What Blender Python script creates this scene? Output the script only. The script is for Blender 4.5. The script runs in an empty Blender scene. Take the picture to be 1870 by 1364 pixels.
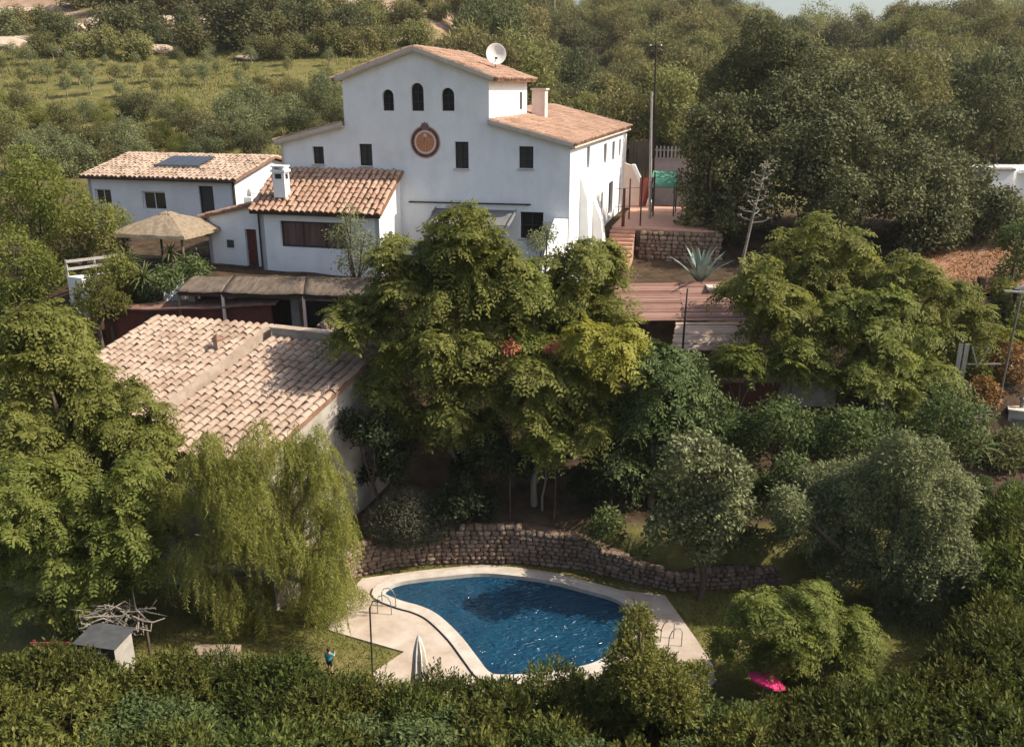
import bpy, bmesh, math, random
import numpy as np
from mathutils import Vector, Matrix, Euler
from mathutils.geometry import tessellate_polygon
R = math.radians
scene = bpy.context.scene
COL = scene.collection

# ------------------------------------------------------------------ camera
F_PX, CX, CY, CAM_Z = 1600.0, 935.0, 682.0, 18.5      # drone lens in photo pixels, height above the pool
PITCH = math.atan((682 - 160) / 1600.0)
cam_data = bpy.data.cameras.new('camera')
cam_data.sensor_width = 36.0
cam_data.lens = 36.0 * F_PX / 1870.0
cam_data.clip_end = 3000
cam = bpy.data.objects.new('camera', cam_data)
COL.objects.link(cam)
cam.location = (0, 0, CAM_Z)
cam.rotation_euler = (math.pi / 2 - PITCH, 0, 0)
scene.camera = cam

# ------------------------------------------------------------------ light
SUN_AZ = R(-7.0)        # direction to the sun, measured from +X towards +Y
SUN_EL = R(44.0)
world = bpy.data.worlds.new('World')
scene.world = world
world.use_nodes = True
wn = world.node_tree.nodes
bg = wn['Background']
sky = wn.new('ShaderNodeTexSky')
sky.sky_type = 'NISHITA'
sky.sun_disc = False
sky.sun_elevation = SUN_EL
sky.sun_rotation = math.pi / 2 - SUN_AZ
sky.altitude = 100
sky.air_density = 1.0
sky.dust_density = 3.5
sky.ozone_density = 1.0
world.node_tree.links.new(sky.outputs[0], bg.inputs[0])
bg.inputs[1].default_value = 0.095
sl = bpy.data.lights.new('sun', 'SUN')
sl.energy = 3.5
sl.angle = R(0.5)
sl.color = (1.0, 0.92, 0.79)
sun = bpy.data.objects.new('sun', sl)
COL.objects.link(sun)
to_sun = Vector((math.cos(SUN_AZ) * math.cos(SUN_EL), math.sin(SUN_AZ) * math.cos(SUN_EL), math.sin(SUN_EL)))
sun.rotation_euler = to_sun.to_track_quat('Z', 'Y').to_euler()
sun.location = (60, 20, 60)
scene.view_settings.view_transform = 'Standard'
scene.view_settings.look = 'None'
scene.view_settings.exposure = 1.0
scene.view_settings.gamma = 1.0
scene.view_settings.use_curve_mapping = False
scene.cycles.max_bounces = 6
scene.cycles.diffuse_bounces = 3
scene.cycles.transmission_bounces = 4
scene.cycles.transparent_max_bounces = 6
scene.cycles.caustics_reflective = False
scene.cycles.caustics_refractive = False

# ------------------------------------------------------------------ survey helpers (photo pixel -> place)
cp_, sp_ = math.cos(PITCH), math.sin(PITCH)
def _ray(u, v):
    a = (u - CX) / F_PX; b = -(v - CY) / F_PX
    return Vector((a, cp_ + b * sp_, -sp_ + b * cp_))
def Q(u, v, Y):
    r = _ray(u, v); return Vector((0, 0, CAM_Z)) + r * (Y / r.y)
def G(u, v, z):
    r = _ray(u, v); return Vector((0, 0, CAM_Z)) + r * ((z - CAM_Z) / r.z)
def depth(p):
    return p.y * cp_ - (p.z - CAM_Z) * sp_
PSI = R(14.5)
EX = Vector((math.cos(PSI), -math.sin(PSI), 0)); EY = Vector((math.sin(PSI), math.cos(PSI), 0))
_o = Q(1042, 262, 45.5)
HO = Vector((_o.x, _o.y, 0))                             # right front corner of the farmhouse, local axes EX / EY

# ------------------------------------------------------------------ objects
def link(o, parent=None):
    COL.objects.link(o)
    if parent is not None: o.parent = parent
    return o
def tag(o, label=None, cat=None, group=None, kind=None):
    if label: o['label'] = label
    if cat: o['category'] = cat
    if group: o['group'] = group
    if kind: o['kind'] = kind
    return o
def thing(name, label, cat, loc=(0, 0, 0), rz=0.0, group=None):
    o = bpy.data.objects.new(name, None)
    o.empty_display_size = 0.2
    link(o); o.location = loc; o.rotation_euler = (0, 0, rz)
    return tag(o, label, cat, group)
def dup(root, loc=None, rz=None, scale=None, label=None):
    r = root.copy(); COL.objects.link(r)
    if loc is not None: r.location = loc
    if rz is not None: r.rotation_euler = (0, 0, rz)
    if scale is not None: r.scale = scale if hasattr(scale, '__len__') else (scale,) * 3
    if label: r['label'] = label
    for ch in root.children:
        c = ch.copy(); COL.objects.link(c); c.parent = r
        for g in ch.children:
            d = g.copy(); COL.objects.link(d); d.parent = c
    return r

class MB:
    """collects polygons; build() links them as one mesh object"""
    def __init__(s): s.v = []; s.f = []; s.sm = []
    def add(s, vs, fs, smooth=False):
        b = len(s.v); s.v += [tuple(v) for v in vs]
        for f in fs: s.f.append(tuple(b + i for i in f)); s.sm.append(smooth)
        return s
    def box(s, lo, hi, M=None):
        x0, y0, z0 = lo; x1, y1, z1 = hi
        vs = [Vector(p) for p in ((x0,y0,z0),(x1,y0,z0),(x1,y1,z0),(x0,y1,z0),(x0,y0,z1),(x1,y0,z1),(x1,y1,z1),(x0,y1,z1))]
        if M is not None: vs = [M @ v for v in vs]
        return s.add(vs, [(0,3,2,1),(4,5,6,7),(0,1,5,4),(1,2,6,5),(2,3,7,6),(3,0,4,7)])
    def bar(s, a, b, w, h=None, up=(0, 0, 1)):
        a = Vector(a); b = Vector(b); h = h or w; d = (b - a); L = d.length; d.normalize()
        up = Vector(up)
        if abs(d.dot(up)) > 0.98: up = Vector((0, 1, 0))
        x = d.cross(up).normalized(); z = x.cross(d)
        M = Matrix((( x.x, d.x, z.x, a.x), (x.y, d.y, z.y, a.y), (x.z, d.z, z.z, a.z), (0, 0, 0, 1)))
        return s.box((-w / 2, 0, -h / 2), (w / 2, L, h / 2), M)
    def tube(s, pts, rads, n=7, cap=True):
        pts = [Vector(p) for p in pts]; rings = []
        for i, p in enumerate(pts):
            d = (pts[min(i + 1, len(pts) - 1)] - pts[max(i - 1, 0)]).normalized()
            u = Vector((0, 0, 1)) if abs(d.z) < 0.9 else Vector((1, 0, 0))
            x = d.cross(u).normalized(); y = d.cross(x)
            r = rads[i] if hasattr(rads, '__len__') else rads
            rings.append([p + (x * math.cos(2 * math.pi * k / n) + y * math.sin(2 * math.pi * k / n)) * r for k in range(n)])
        vs = [v for r in rings for v in r]; fs = []
        for i in range(len(pts) - 1):
            for k in range(n):
                fs.append((i * n + k, i * n + (k + 1) % n, (i + 1) * n + (k + 1) % n, (i + 1) * n + k))
        s.add(vs, fs, True)
        if cap:
            s.add(rings[0], [tuple(range(n))]); s.add(rings[-1], [tuple(range(n))[::-1]])
        return s
    def lathe(s, prof, c=(0, 0, 0), n=16):
        vs = []; fs = []; m = len(prof)
        for k in range(n):
            a = 2 * math.pi * k / n
            for r, z in prof: vs.append((c[0] + r * math.cos(a), c[1] + r * math.sin(a), c[2] + z))
        for k in range(n):
            for i in range(m - 1):
                fs.append((k * m + i, ((k + 1) % n) * m + i, ((k + 1) % n) * m + i + 1, k * m + i + 1))
        return s.add(vs, fs, True)
    def prism(s, pts, vec):
        pts = [Vector(p) for p in pts]; n = len(pts); vec = Vector(vec)
        top = [p + vec for p in pts]
        return s.add(pts + top, [tuple(range(n))[::-1], tuple(range(n, 2 * n))] + [(i, (i + 1) % n, n + (i + 1) % n, n + i) for i in range(n)])
    def mesh(s, name, m):
        me = bpy.data.meshes.new(name)
        me.from_pydata(s.v, [], s.f)
        me.polygons.foreach_set('use_smooth', s.sm)
        if m: me.materials.append(m)
        me.update(); return me
    def build(s, name, m, parent=None, bevel=0):
        o = bpy.data.objects.new(name, s.mesh(name, m))
        link(o, parent)
        if bevel:
            b = o.modifiers.new('bevel', 'BEVEL'); b.width = bevel; b.segments = 2; b.limit_method = 'ANGLE'
        return o
def fix_normals(o):
    bm = bmesh.new(); bm.from_mesh(o.data); bmesh.ops.remove_doubles(bm, verts=bm.verts, dist=1e-4)
    bmesh.ops.recalc_face_normals(bm, faces=bm.faces); bm.to_mesh(o.data); bm.free(); return o
def np_mesh(name, V, quads, m):
    """V (n,3), quads (k,4) -> mesh, fast"""
    V = np.asarray(V, np.float32); quads = np.asarray(quads, np.int32); k = len(quads)
    me = bpy.data.meshes.new(name)
    me.vertices.add(len(V)); me.vertices.foreach_set('co', V.ravel())
    me.loops.add(k * 4); me.loops.foreach_set('vertex_index', quads.ravel())
    me.polygons.add(k); me.polygons.foreach_set('loop_start', np.arange(k, dtype=np.int32) * 4)
    me.polygons.foreach_set('loop_total', np.full(k, 4, np.int32))
    me.update(calc_edges=True)
    if m: me.materials.append(m)
    return me

# ------------------------------------------------------------------ materials
def _nodes(name):
    m = bpy.data.materials.new(name); m.use_nodes = True
    nt = m.node_tree; return m, nt, nt.nodes['Principled BSDF']
def _ramp(nt, stops):
    r = nt.nodes.new('ShaderNodeValToRGB'); e = r.color_ramp.elements
    while len(e) < len(stops): e.new(0.5)
    for i, (p, c) in enumerate(stops): e[i].position = p; e[i].color = (*c, 1)
    return r
def pm(name, stops, scale=4.0, rough=0.85, bump=0.2, bscale=None, detail=6, spec=0.25, metal=0.0, stretch=None, coord='Object', island=0.0, dirt=None):
    """procedural surface: noise-driven colour ramp and noise bump. stops: list of colours or (pos, colour)"""
    m, nt, bs = _nodes(name); L = nt.links.new
    if not isinstance(stops[0][1], (tuple, list)):
        stops = [(i / max(1, len(stops) - 1) * 0.5 + 0.25, c) for i, c in enumerate(stops)]
    tc = nt.nodes.new('ShaderNodeTexCoord'); src = tc.outputs[coord]
    if stretch:
        mp = nt.nodes.new('ShaderNodeMapping'); mp.inputs['Scale'].default_value = stretch
        L(src, mp.inputs[0]); src = mp.outputs[0]
    n = nt.nodes.new('ShaderNodeTexNoise'); n.inputs['Scale'].default_value = scale; n.inputs['Detail'].default_value = detail
    n.inputs['Roughness'].default_value = 0.6
    L(src, n.inputs['Vector']); fac = n.outputs[0]
    r = _ramp(nt, stops)
    if island:
        g = nt.nodes.new('ShaderNodeNewGeometry'); oi = nt.nodes.new('ShaderNodeObjectInfo')
        a = nt.nodes.new('ShaderNodeMath'); a.operation = 'ADD'; L(g.outputs['Random Per Island'], a.inputs[0]); L(oi.outputs['Random'], a.inputs[1])
        fr = nt.nodes.new('ShaderNodeMath'); fr.operation = 'FRACT'; L(a.outputs[0], fr.inputs[0])
        mx = nt.nodes.new('ShaderNodeMix'); mx.inputs[0].default_value = island
        L(fac, mx.inputs[2]); L(fr.outputs[0], mx.inputs[3]); fac = mx.outputs[0]
    L(fac, r.inputs[0]); col = r.outputs[0]
    if dirt:                                              # stains with a shape of their own: (scale vector, amount, colour)
        md = nt.nodes.new('ShaderNodeMapping'); md.inputs['Scale'].default_value = dirt[0]
        gp = nt.nodes.new('ShaderNodeNewGeometry'); L(gp.outputs['Position'], md.inputs[0])
        nd = nt.nodes.new('ShaderNodeTexNoise'); nd.inputs['Scale'].default_value = 1; nd.inputs['Detail'].default_value = 7; nd.inputs['Roughness'].default_value = .65; L(md.outputs[0], nd.inputs['Vector'])
        rd = _ramp(nt, [(.42, (0, 0, 0)), (.72, (dirt[1],) * 3)]); L(nd.outputs[0], rd.inputs[0])
        mc = nt.nodes.new('ShaderNodeMix'); mc.data_type = 'RGBA'; mc.blend_type = 'MULTIPLY'; mc.inputs[7].default_value = (*dirt[2], 1)
        L(rd.outputs[0], mc.inputs[0]); L(col, mc.inputs[6]); col = mc.outputs[2]
    L(col, bs.inputs['Base Color'])
    bs.inputs['Roughness'].default_value = rough; bs.inputs['Specular IOR Level'].default_value = spec
    bs.inputs['Metallic'].default_value = metal
    if bump:
        n2 = nt.nodes.new('ShaderNodeTexNoise'); n2.inputs['Scale'].default_value = bscale or scale * 4; n2.inputs['Detail'].default_value = 5
        L(src, n2.inputs['Vector'])
        b = nt.nodes.new('ShaderNodeBump'); b.inputs['Strength'].default_value = bump; b.inputs['Distance'].default_value = 0.03
        L(n2.outputs[0], b.inputs['Height']); L(b.outputs[0], bs.inputs['Normal'])
    return m
def leafmat(name, dark, mid, light, trans=0.3, rough=0.65, spec=0.15, clump=0.35, vary=0.0):
    """leaf: colour varies leaf by leaf and clump by clump; part of the light passes through"""
    m, nt, bs = _nodes(name); L = nt.links.new
    g = nt.nodes.new('ShaderNodeNewGeometry')
    n = nt.nodes.new('ShaderNodeTexNoise'); n.inputs['Scale'].default_value = clump; n.inputs['Detail'].default_value = 3
    L(g.outputs['Position'], n.inputs['Vector'])
    mx = nt.nodes.new('ShaderNodeMix'); mx.inputs[0].default_value = 0.36
    L(n.outputs[0], mx.inputs[2]); L(g.outputs['Random Per Island'], mx.inputs[3])
    r = _ramp(nt, [(0.2, dark), (0.5, mid), (0.82, light)])
    L(mx.outputs[0], r.inputs[0]); col = r.outputs[0]
    if vary:                                             # plants of one kind differ a little from each other
        oi = nt.nodes.new('ShaderNodeObjectInfo'); h2 = nt.nodes.new('ShaderNodeHueSaturation')
        mv = nt.nodes.new('ShaderNodeMapRange'); mv.inputs[3].default_value = 1 - vary; mv.inputs[4].default_value = 1 + vary * .8; L(oi.outputs['Random'], mv.inputs[0]); L(mv.outputs[0], h2.inputs['Value'])
        fr = nt.nodes.new('ShaderNodeMath'); fr.operation = 'MULTIPLY'; fr.inputs[1].default_value = 7.31; L(oi.outputs['Random'], fr.inputs[0])
        f2 = nt.nodes.new('ShaderNodeMath'); f2.operation = 'FRACT'; L(fr.outputs[0], f2.inputs[0])
        mh = nt.nodes.new('ShaderNodeMapRange'); mh.inputs[3].default_value = .475; mh.inputs[4].default_value = .515; L(f2.outputs[0], mh.inputs[0]); L(mh.outputs[0], h2.inputs['Hue'])
        L(col, h2.inputs['Color']); col = h2.outputs[0]
    L(col, bs.inputs['Base Color'])
    bs.inputs['Roughness'].default_value = rough; bs.inputs['Specular IOR Level'].default_value = spec
    t = nt.nodes.new('ShaderNodeBsdfTranslucent')
    hs = nt.nodes.new('ShaderNodeHueSaturation'); hs.inputs['Saturation'].default_value = 1.1; hs.inputs['Value'].default_value = 1.25
    L(col, hs.inputs['Color']); L(hs.outputs[0], t.inputs[0])
    ms = nt.nodes.new('ShaderNodeMixShader'); ms.inputs[0].default_value = trans
    L(bs.outputs[0], ms.inputs[1]); L(t.outputs[0], ms.inputs[2])
    L(ms.outputs[0], nt.nodes['Material Output'].inputs[0])
    return m
def glassmat(name, col, rough=0.08):
    m, nt, bs = _nodes(name); bs.inputs['Base Color'].default_value = (*col, 1)
    bs.inputs['Roughness'].default_value = rough; bs.inputs['Specular IOR Level'].default_value = 0.5; return m

M = {}
M['plaster'] = pm('white_plaster', [(0.25, (0.72, 0.715, 0.70)), (0.5, (0.80, 0.795, 0.78)), (0.75, (0.84, 0.835, 0.82))], 0.9, 0.9, 0.25, 9, 8, 0.1, dirt=((1.3, 1.3, .35), .26, (.70, .66, .60)))
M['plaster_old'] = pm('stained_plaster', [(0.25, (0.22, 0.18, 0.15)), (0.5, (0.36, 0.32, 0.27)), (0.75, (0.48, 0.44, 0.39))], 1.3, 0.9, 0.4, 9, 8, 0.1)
M['tile'] = pm('roof_tile_orange', [(0.18, (0.27, 0.15, 0.10)), (0.45, (0.38, 0.235, 0.165)), (0.65, (0.44, 0.295, 0.215)), (0.88, (0.50, 0.38, 0.30))], 1.6, 0.9, 0.3, 30, island=0.26, spec=0.1, dirt=((.8, .8, .8), .8, (.55, .52, .47)))
M['tile_old'] = pm('roof_tile_weathered', [(0.12, (0.24, 0.16, 0.115)), (0.32, (0.36, 0.255, 0.19)), (0.6, (0.43, 0.325, 0.25)), (0.9, (0.50, 0.40, 0.32))], 1.5, 0.95, 0.4, 24, island=0.22, spec=0.08, dirt=((.9, .9, .9), .9, (.45, .42, .38)))
M['tile_bed'] = pm('roof_tile_channel', [(0.16, 0.09, 0.06), (0.30, 0.18, 0.12)], 3, 0.95, 0.3, spec=0.05)
M['mortar'] = pm('pale_mortar', [(0.46, 0.38, 0.31), (0.60, 0.52, 0.44)], 3, 0.95, 0.4, spec=0.05)
M['dark_wood'] = pm('dark_wood', [(0.025, 0.016, 0.012), (0.06, 0.04, 0.03)], 5, 0.7, 0.2, stretch=(1, 1, 0.15))
M['frame'] = pm('window_frame_dark', [(0.03, 0.026, 0.022), (0.055, 0.045, 0.04)], 8, 0.6, 0.1)
M['white_frame'] = pm('white_paint', [(0.62, 0.62, 0.60), (0.78, 0.78, 0.76)], 6, 0.5, 0.05)
M['shutter'] = pm('shutter_cloth', [(0.05, 0.047, 0.043), (0.085, 0.08, 0.073)], 9, 0.8, 0.15, stretch=(1, 1, 6))
M['glass'] = glassmat('window_glass', (0.018, 0.02, 0.022))
M['curtain'] = pm('red_brown_curtain', [(0.07, 0.035, 0.03), (0.20, 0.12, 0.10)], 2.5, 0.9, 0.2, stretch=(3, 1, 0.2))
M['reed'] = pm('reed_thatch', [(0.2, (0.06, 0.047, 0.036)), (0.5, (0.135, 0.105, 0.08)), (0.8, (0.21, 0.168, 0.128))], 6, 0.95, 0.8, 34, stretch=(1, 0.2, 1), spec=0.05)
M['thatch'] = pm('pavilion_thatch', [(0.2, (0.13, 0.10, 0.07)), (0.5, (0.25, 0.195, 0.135)), (0.8, (0.34, 0.275, 0.195))], 5, 0.95, 0.6, 26, spec=0.05)
M['rust_sheet'] = pm('rusty_sheet', [(0.2, (0.12, 0.06, 0.04)), (0.5, (0.21, 0.115, 0.085)), (0.8, (0.29, 0.18, 0.14))], 2.5, 0.8, 0.4, 16, stretch=(1, 0.3, 1))
M['red_plank'] = pm('red_brown_plank', [(0.2, (0.15, 0.075, 0.058)), (0.5, (0.24, 0.13, 0.10)), (0.8, (0.34, 0.21, 0.17))], 3, 0.8, 0.3, 18, stretch=(0.4, 2, 1), island=0.5)
M['awning'] = pm('beige_awning', [(0.36, 0.26, 0.19), (0.48, 0.37, 0.29)], 2.5, 0.9, 0.25, 14, stretch=(1, 0.2, 1))
M['redwall'] = pm('dark_red_wall', [(0.09, 0.028, 0.022), (0.17, 0.06, 0.045)], 2, 0.9, 0.3)
M['bluewall'] = pm('pale_blue_wall', [(0.30, 0.35, 0.42), (0.48, 0.52, 0.57)], 1.8, 0.9, 0.3)
M['stone'] = pm('wall_stone', [(0.15, (0.14, 0.092, 0.066)), (0.45, (0.22, 0.155, 0.115)), (0.7, (0.29, 0.22, 0.165)), (0.9, (0.36, 0.295, 0.235))], 3.5, 0.95, 0.6, 14, island=0.4, spec=0.05, dirt=((1.2, 1.2, 1.2), .7, (.55, .53, .48)))
M['stone_bed'] = pm('wall_joint', [(0.07, 0.05, 0.037), (0.13, 0.095, 0.07)], 5, 1, 0.5, spec=0.02)
M['rock'] = pm('limestone_rock', [(0.2, (0.27, 0.20, 0.15)), (0.5, (0.42, 0.33, 0.25)), (0.8, (0.52, 0.45, 0.37))], 1.2, 0.95, 0.8, 5, spec=0.05)
M['concrete'] = pm('pool_deck_stone', [(0.2, (0.36, 0.29, 0.23)), (0.5, (0.47, 0.395, 0.325)), (0.8, (0.55, 0.475, 0.40))], 1.1, 0.9, 0.2, 22, 8, spec=0.12, dirt=((.7, .7, .7), .75, (.66, .56, .48)))
M['coping'] = pm('pool_coping_stone', [(0.42, 0.37, 0.315), (0.58, 0.525, 0.46)], 2.5, 0.85, 0.2, 20, spec=0.15, dirt=((1.5, 1.5, 1.5), .5, (.7, .63, .55)))
M['bark'] = pm('bark', [(0.06, 0.042, 0.03), (0.15, 0.115, 0.085)], 5, 0.95, 0.6, 14, stretch=(1, 1, 0.25), spec=0.05)
M['bark_pale'] = pm('pale_bark', [(0.15, 0.125, 0.10), (0.30, 0.26, 0.21)], 5, 0.95, 0.5, 14, stretch=(1, 1, 0.25), spec=0.05)
M['pole_wood'] = pm('weathered_pole', [(0.12, 0.085, 0.06), (0.22, 0.17, 0.125)], 4, 0.9, 0.3, stretch=(1, 1, 0.1))
M['pole_grey'] = pm('grey_pole', [(0.28, 0.26, 0.23), (0.40, 0.37, 0.33)], 4, 0.8, 0.2)
M['roof_step'] = pm('old_roof_mortar', [(0.34, 0.26, 0.20), (0.48, 0.39, 0.31)], 3, 0.95, 0.5, spec=0.05, dirt=((1, 1, 1), .7, (.6, .55, .5)))
M['metal'] = pm('dull_metal', [(0.16, 0.16, 0.16), (0.26, 0.26, 0.25)], 5, 0.45, 0.1, metal=0.7)
M['dark_metal'] = pm('dark_metal', [(0.02, 0.02, 0.022), (0.04, 0.04, 0.04)], 6, 0.5, 0.05)
M['dish'] = pm('dish_white', [(0.62, 0.60, 0.55), (0.72, 0.70, 0.65)], 3, 0.5, 0.05)
M['red_paint'] = pm('red_paint', [(0.28, 0.06, 0.04), (0.42, 0.11, 0.08)], 5, 0.7, 0.1)
M['dark_red'] = pm('dark_red_paint', [(0.09, 0.022, 0.018), (0.15, 0.045, 0.035)], 5, 0.7, 0.1)
M['terracotta'] = pm('terracotta_floor', [(0.42, 0.22, 0.15), (0.56, 0.34, 0.25)], 3, 0.8, 0.2)
M['pink_plaster'] = pm('pink_plaster', [(0.55, 0.42, 0.36), (0.68, 0.55, 0.49)], 2, 0.9, 0.2)
M['green_cloth'] = pm('green_cloth', [(0.07, 0.22, 0.14), (0.13, 0.33, 0.22)], 3, 0.85, 0.1)
M['pink_cloth'] = pm('pink_cloth', [(0.62, 0.03, 0.13), (0.78, 0.06, 0.20)], 3, 0.75, 0.1)
M['cream_cloth'] = pm('cream_cloth', [(0.50, 0.45, 0.37), (0.64, 0.59, 0.50)], 4, 0.9, 0.25, 12)
M['white_cloth'] = pm('white_cloth', [(0.68, 0.67, 0.64), (0.78, 0.77, 0.74)], 4, 0.85, 0.15)
M['grey_canvas'] = pm('grey_canvas', [(0.13, 0.13, 0.128), (0.19, 0.19, 0.185)], 3, 0.9, 0.2)
M['grey_board'] = pm('grey_board', [(0.045, 0.048, 0.05), (0.09, 0.093, 0.095)], 3, 0.75, 0.2)
M['dial_red'] = pm('dial_red_brown', [(0.18, 0.10, 0.09), (0.29, 0.185, 0.17)], 12, 0.9, 0.05, spec=0.05)
M['dial_orange'] = pm('dial_orange', [(0.46, 0.17, 0.075), (0.56, 0.25, 0.125)], 5, 0.9, 0.05, spec=0.05)
M['dial_cream'] = pm('dial_cream', [(0.62, 0.47, 0.40), (0.74, 0.60, 0.52)], 8, 0.9, 0.05, spec=0.05)
M['panel'] = glassmat('panel_glass', (0.05, 0.05, 0.055), 0.25)
M['dry_wood'] = pm('dry_branch', [(0.15, 0.125, 0.10), (0.28, 0.245, 0.205)], 6, 0.95, 0.3)
M['soil'] = pm('red_soil', [(0.20, 0.10, 0.06), (0.32, 0.18, 0.11)], 2, 1, 0.5)
M['skin'] = pm('skin', [(0.42, 0.25, 0.18), (0.50, 0.31, 0.23)], 10, 0.6, 0.05)
M['hair'] = pm('dark_hair', [(0.012, 0.009, 0.008), (0.03, 0.022, 0.018)], 20, 0.6, 0.2)
M['teal_cloth'] = pm('teal_cloth', [(0.02, 0.26, 0.36), (0.05, 0.38, 0.48)], 8, 0.85, 0.15)
M['black_cloth'] = pm('black_cloth', [(0.012, 0.012, 0.014), (0.03, 0.03, 0.033)], 8, 0.9, 0.1)
# foliage
M['L_ail'] = leafmat('leaf_pinnate_green', (0.098, 0.11, 0.022), (0.18, 0.187, 0.046), (0.265, 0.258, 0.082), 0.46)
M['L_ail2'] = leafmat('leaf_pinnate_bright', (0.092, 0.114, 0.022), (0.168, 0.19, 0.043), (0.25, 0.26, 0.076), 0.46)
M['L_dark'] = leafmat('leaf_dark_green', (0.04, 0.062, 0.018), (0.088, 0.118, 0.038), (0.155, 0.178, 0.064), 0.28)
M['L_hedge'] = leafmat('leaf_hedge', (0.036, 0.047, 0.010), (0.08, 0.097, 0.021), (0.15, 0.158, 0.042), 0.28, clump=0.6, vary=0.4)
M['L_oak'] = leafmat('leaf_oak', (0.056, 0.062, 0.027), (0.115, 0.12, 0.053), (0.20, 0.195, 0.092), 0.2, 0.75, 0.15, clump=0.5)
M['L_olive'] = leafmat('leaf_olive', (0.105, 0.12, 0.052), (0.175, 0.19, 0.085), (0.25, 0.26, 0.125), 0.3, clump=0.6)
M['L_pepper'] = leafmat('leaf_pepper', (0.14, 0.155, 0.032), (0.24, 0.245, 0.06), (0.34, 0.32, 0.11), 0.46)
M['L_yellow'] = leafmat('leaf_yellow', (0.17, 0.17, 0.025), (0.27, 0.26, 0.048), (0.36, 0.33, 0.08), 0.44)
M['L_shade'] = leafmat('leaf_shade_darkened', (0.014, 0.02, 0.009), (0.03, 0.042, 0.017), (0.06, 0.075, 0.03), 0.12)  # leaf green darkened, puts the hollow's deep shade into the colour
M['L_clipped'] = leafmat('leaf_clipped_grey', (0.05, 0.052, 0.032), (0.09, 0.088, 0.056), (0.14, 0.132, 0.088), 0.12)
M['L_silver'] = leafmat('leaf_silver', (0.07, 0.085, 0.028), (0.135, 0.148, 0.058), (0.26, 0.26, 0.135), 0.25, 0.5, 0.3)
M['L_conifer'] = leafmat('leaf_conifer', (0.06, 0.068, 0.012), (0.125, 0.128, 0.026), (0.21, 0.19, 0.055), 0.22)
M['L_pine'] = leafmat('leaf_pine', (0.112, 0.113, 0.04), (0.192, 0.184, 0.068), (0.268, 0.247, 0.10), 0.32, clump=0.15, vary=0.32)
M['L_pine2'] = leafmat('leaf_pine_dark', (0.06, 0.068, 0.03), (0.115, 0.12, 0.05), (0.175, 0.172, 0.076), 0.28, clump=0.2, vary=0.3)
M['L_scrub'] = leafmat('leaf_scrub', (0.095, 0.098, 0.034), (0.17, 0.166, 0.06), (0.245, 0.228, 0.09), 0.3, clump=0.3, vary=0.35)
M['L_grass'] = leafmat('grass_blade', (0.10, 0.10, 0.034), (0.175, 0.163, 0.058), (0.255, 0.22, 0.09), 0.25, clump=0.12)
M['L_lawn'] = leafmat('lawn_blade', (0.08, 0.09, 0.02), (0.15, 0.15, 0.035), (0.22, 0.20, 0.06), 0.25, clump=0.5)
M['L_agave'] = leafmat('agave_leaf', (0.13, 0.17, 0.14), (0.21, 0.26, 0.22), (0.33, 0.37, 0.33), 0.05, 0.5)
M['L_yucca'] = leafmat('yucca_leaf', (0.07, 0.09, 0.03), (0.13, 0.145, 0.055), (0.24, 0.22, 0.10), 0.15)
M['L_pinkflower'] = leafmat('pink_flower', (0.50, 0.13, 0.09), (0.66, 0.22, 0.17), (0.75, 0.36, 0.28), 0.25)
M['L_brown'] = leafmat('dry_leaf', (0.15, 0.075, 0.025), (0.26, 0.14, 0.05), (0.36, 0.22, 0.09), 0.2)
# ------------------------------------------------------------------ terrain
def sstep(a, b, x):
    t = np.clip((x - a) / (b - a), 0, 1); return t * t * (3 - 2 * t)
PROF_L = np.array([(-60, -.2), (33, 0), (33.01, 0), (36, .8), (38, 2.2), (40, 4.4), (42, 6.3), (43.5, 7.2), (46, 7.4), (60, 8.2), (75, 10.6), (90, 13.8), (104, 16.8), (130, 22.6), (148, 27.5), (175, 38), (215, 52), (300, 72), (520, 88), (900, 80)], float)
PROF_R = np.array([(-60, -.2), (33, 0), (33.01, 0), (36, 1.5), (37.5, 3.4), (39, 3.9), (43.5, 4.1), (44.6, 6.2), (53, 6.5), (56, 8.1), (60, 8.2), (75, 8.0), (100, 9.0), (140, 14), (180, 19), (230, 25.6), (262, 26.8), (300, 27), (520, 10), (900, 0)], float)
# line of the curved retaining wall behind the pool, west to east
WALL = [G(u, v, 0.0) for u, v in ((600, 1085), (650, 1052), (710, 1036), (800, 1027), (940, 1026), (1060, 1038), (1150, 1060), (1230, 1078), (1320, 1074), (1420, 1066), (1530, 1062))]
WALL_H = [1.3, 1.4, 1.5, 1.6, 1.65, 1.4, 1.0, 0.75, 0.95, 0.7, 0.4]
_wx = np.array([p.x for p in WALL]); _wy = np.array([p.y for p in WALL])
def wall_y(X): return np.interp(X, _wx, _wy)
POOL = [G(600 + .396 * a, 880 + .396 * b, 0.0) for a, b in ((250, 515), (330, 465), (560, 436), (740, 425), (1000, 455), (1180, 500), (1330, 545), (1400, 612), (1392, 690), (1330, 775), (1210, 850), (950, 892), (800, 900), (735, 885), (680, 818), (600, 715), (500, 622), (420, 582), (330, 556))]
def smooth_loop(pts, n=6):
    out = []; m = len(pts)
    for i in range(m):
        p0, p1, p2, p3 = pts[i - 1], pts[i], pts[(i + 1) % m], pts[(i + 2) % m]
        for k in range(n):
            t = k / n
            out.append(0.5 * ((2 * p1) + (p2 - p0) * t + (2 * p0 - 5 * p1 + 4 * p2 - p3) * t * t + (3 * p1 - p0 - 3 * p2 + p3) * t ** 3))
    return out
POOL = smooth_loop(POOL, 5)
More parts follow.
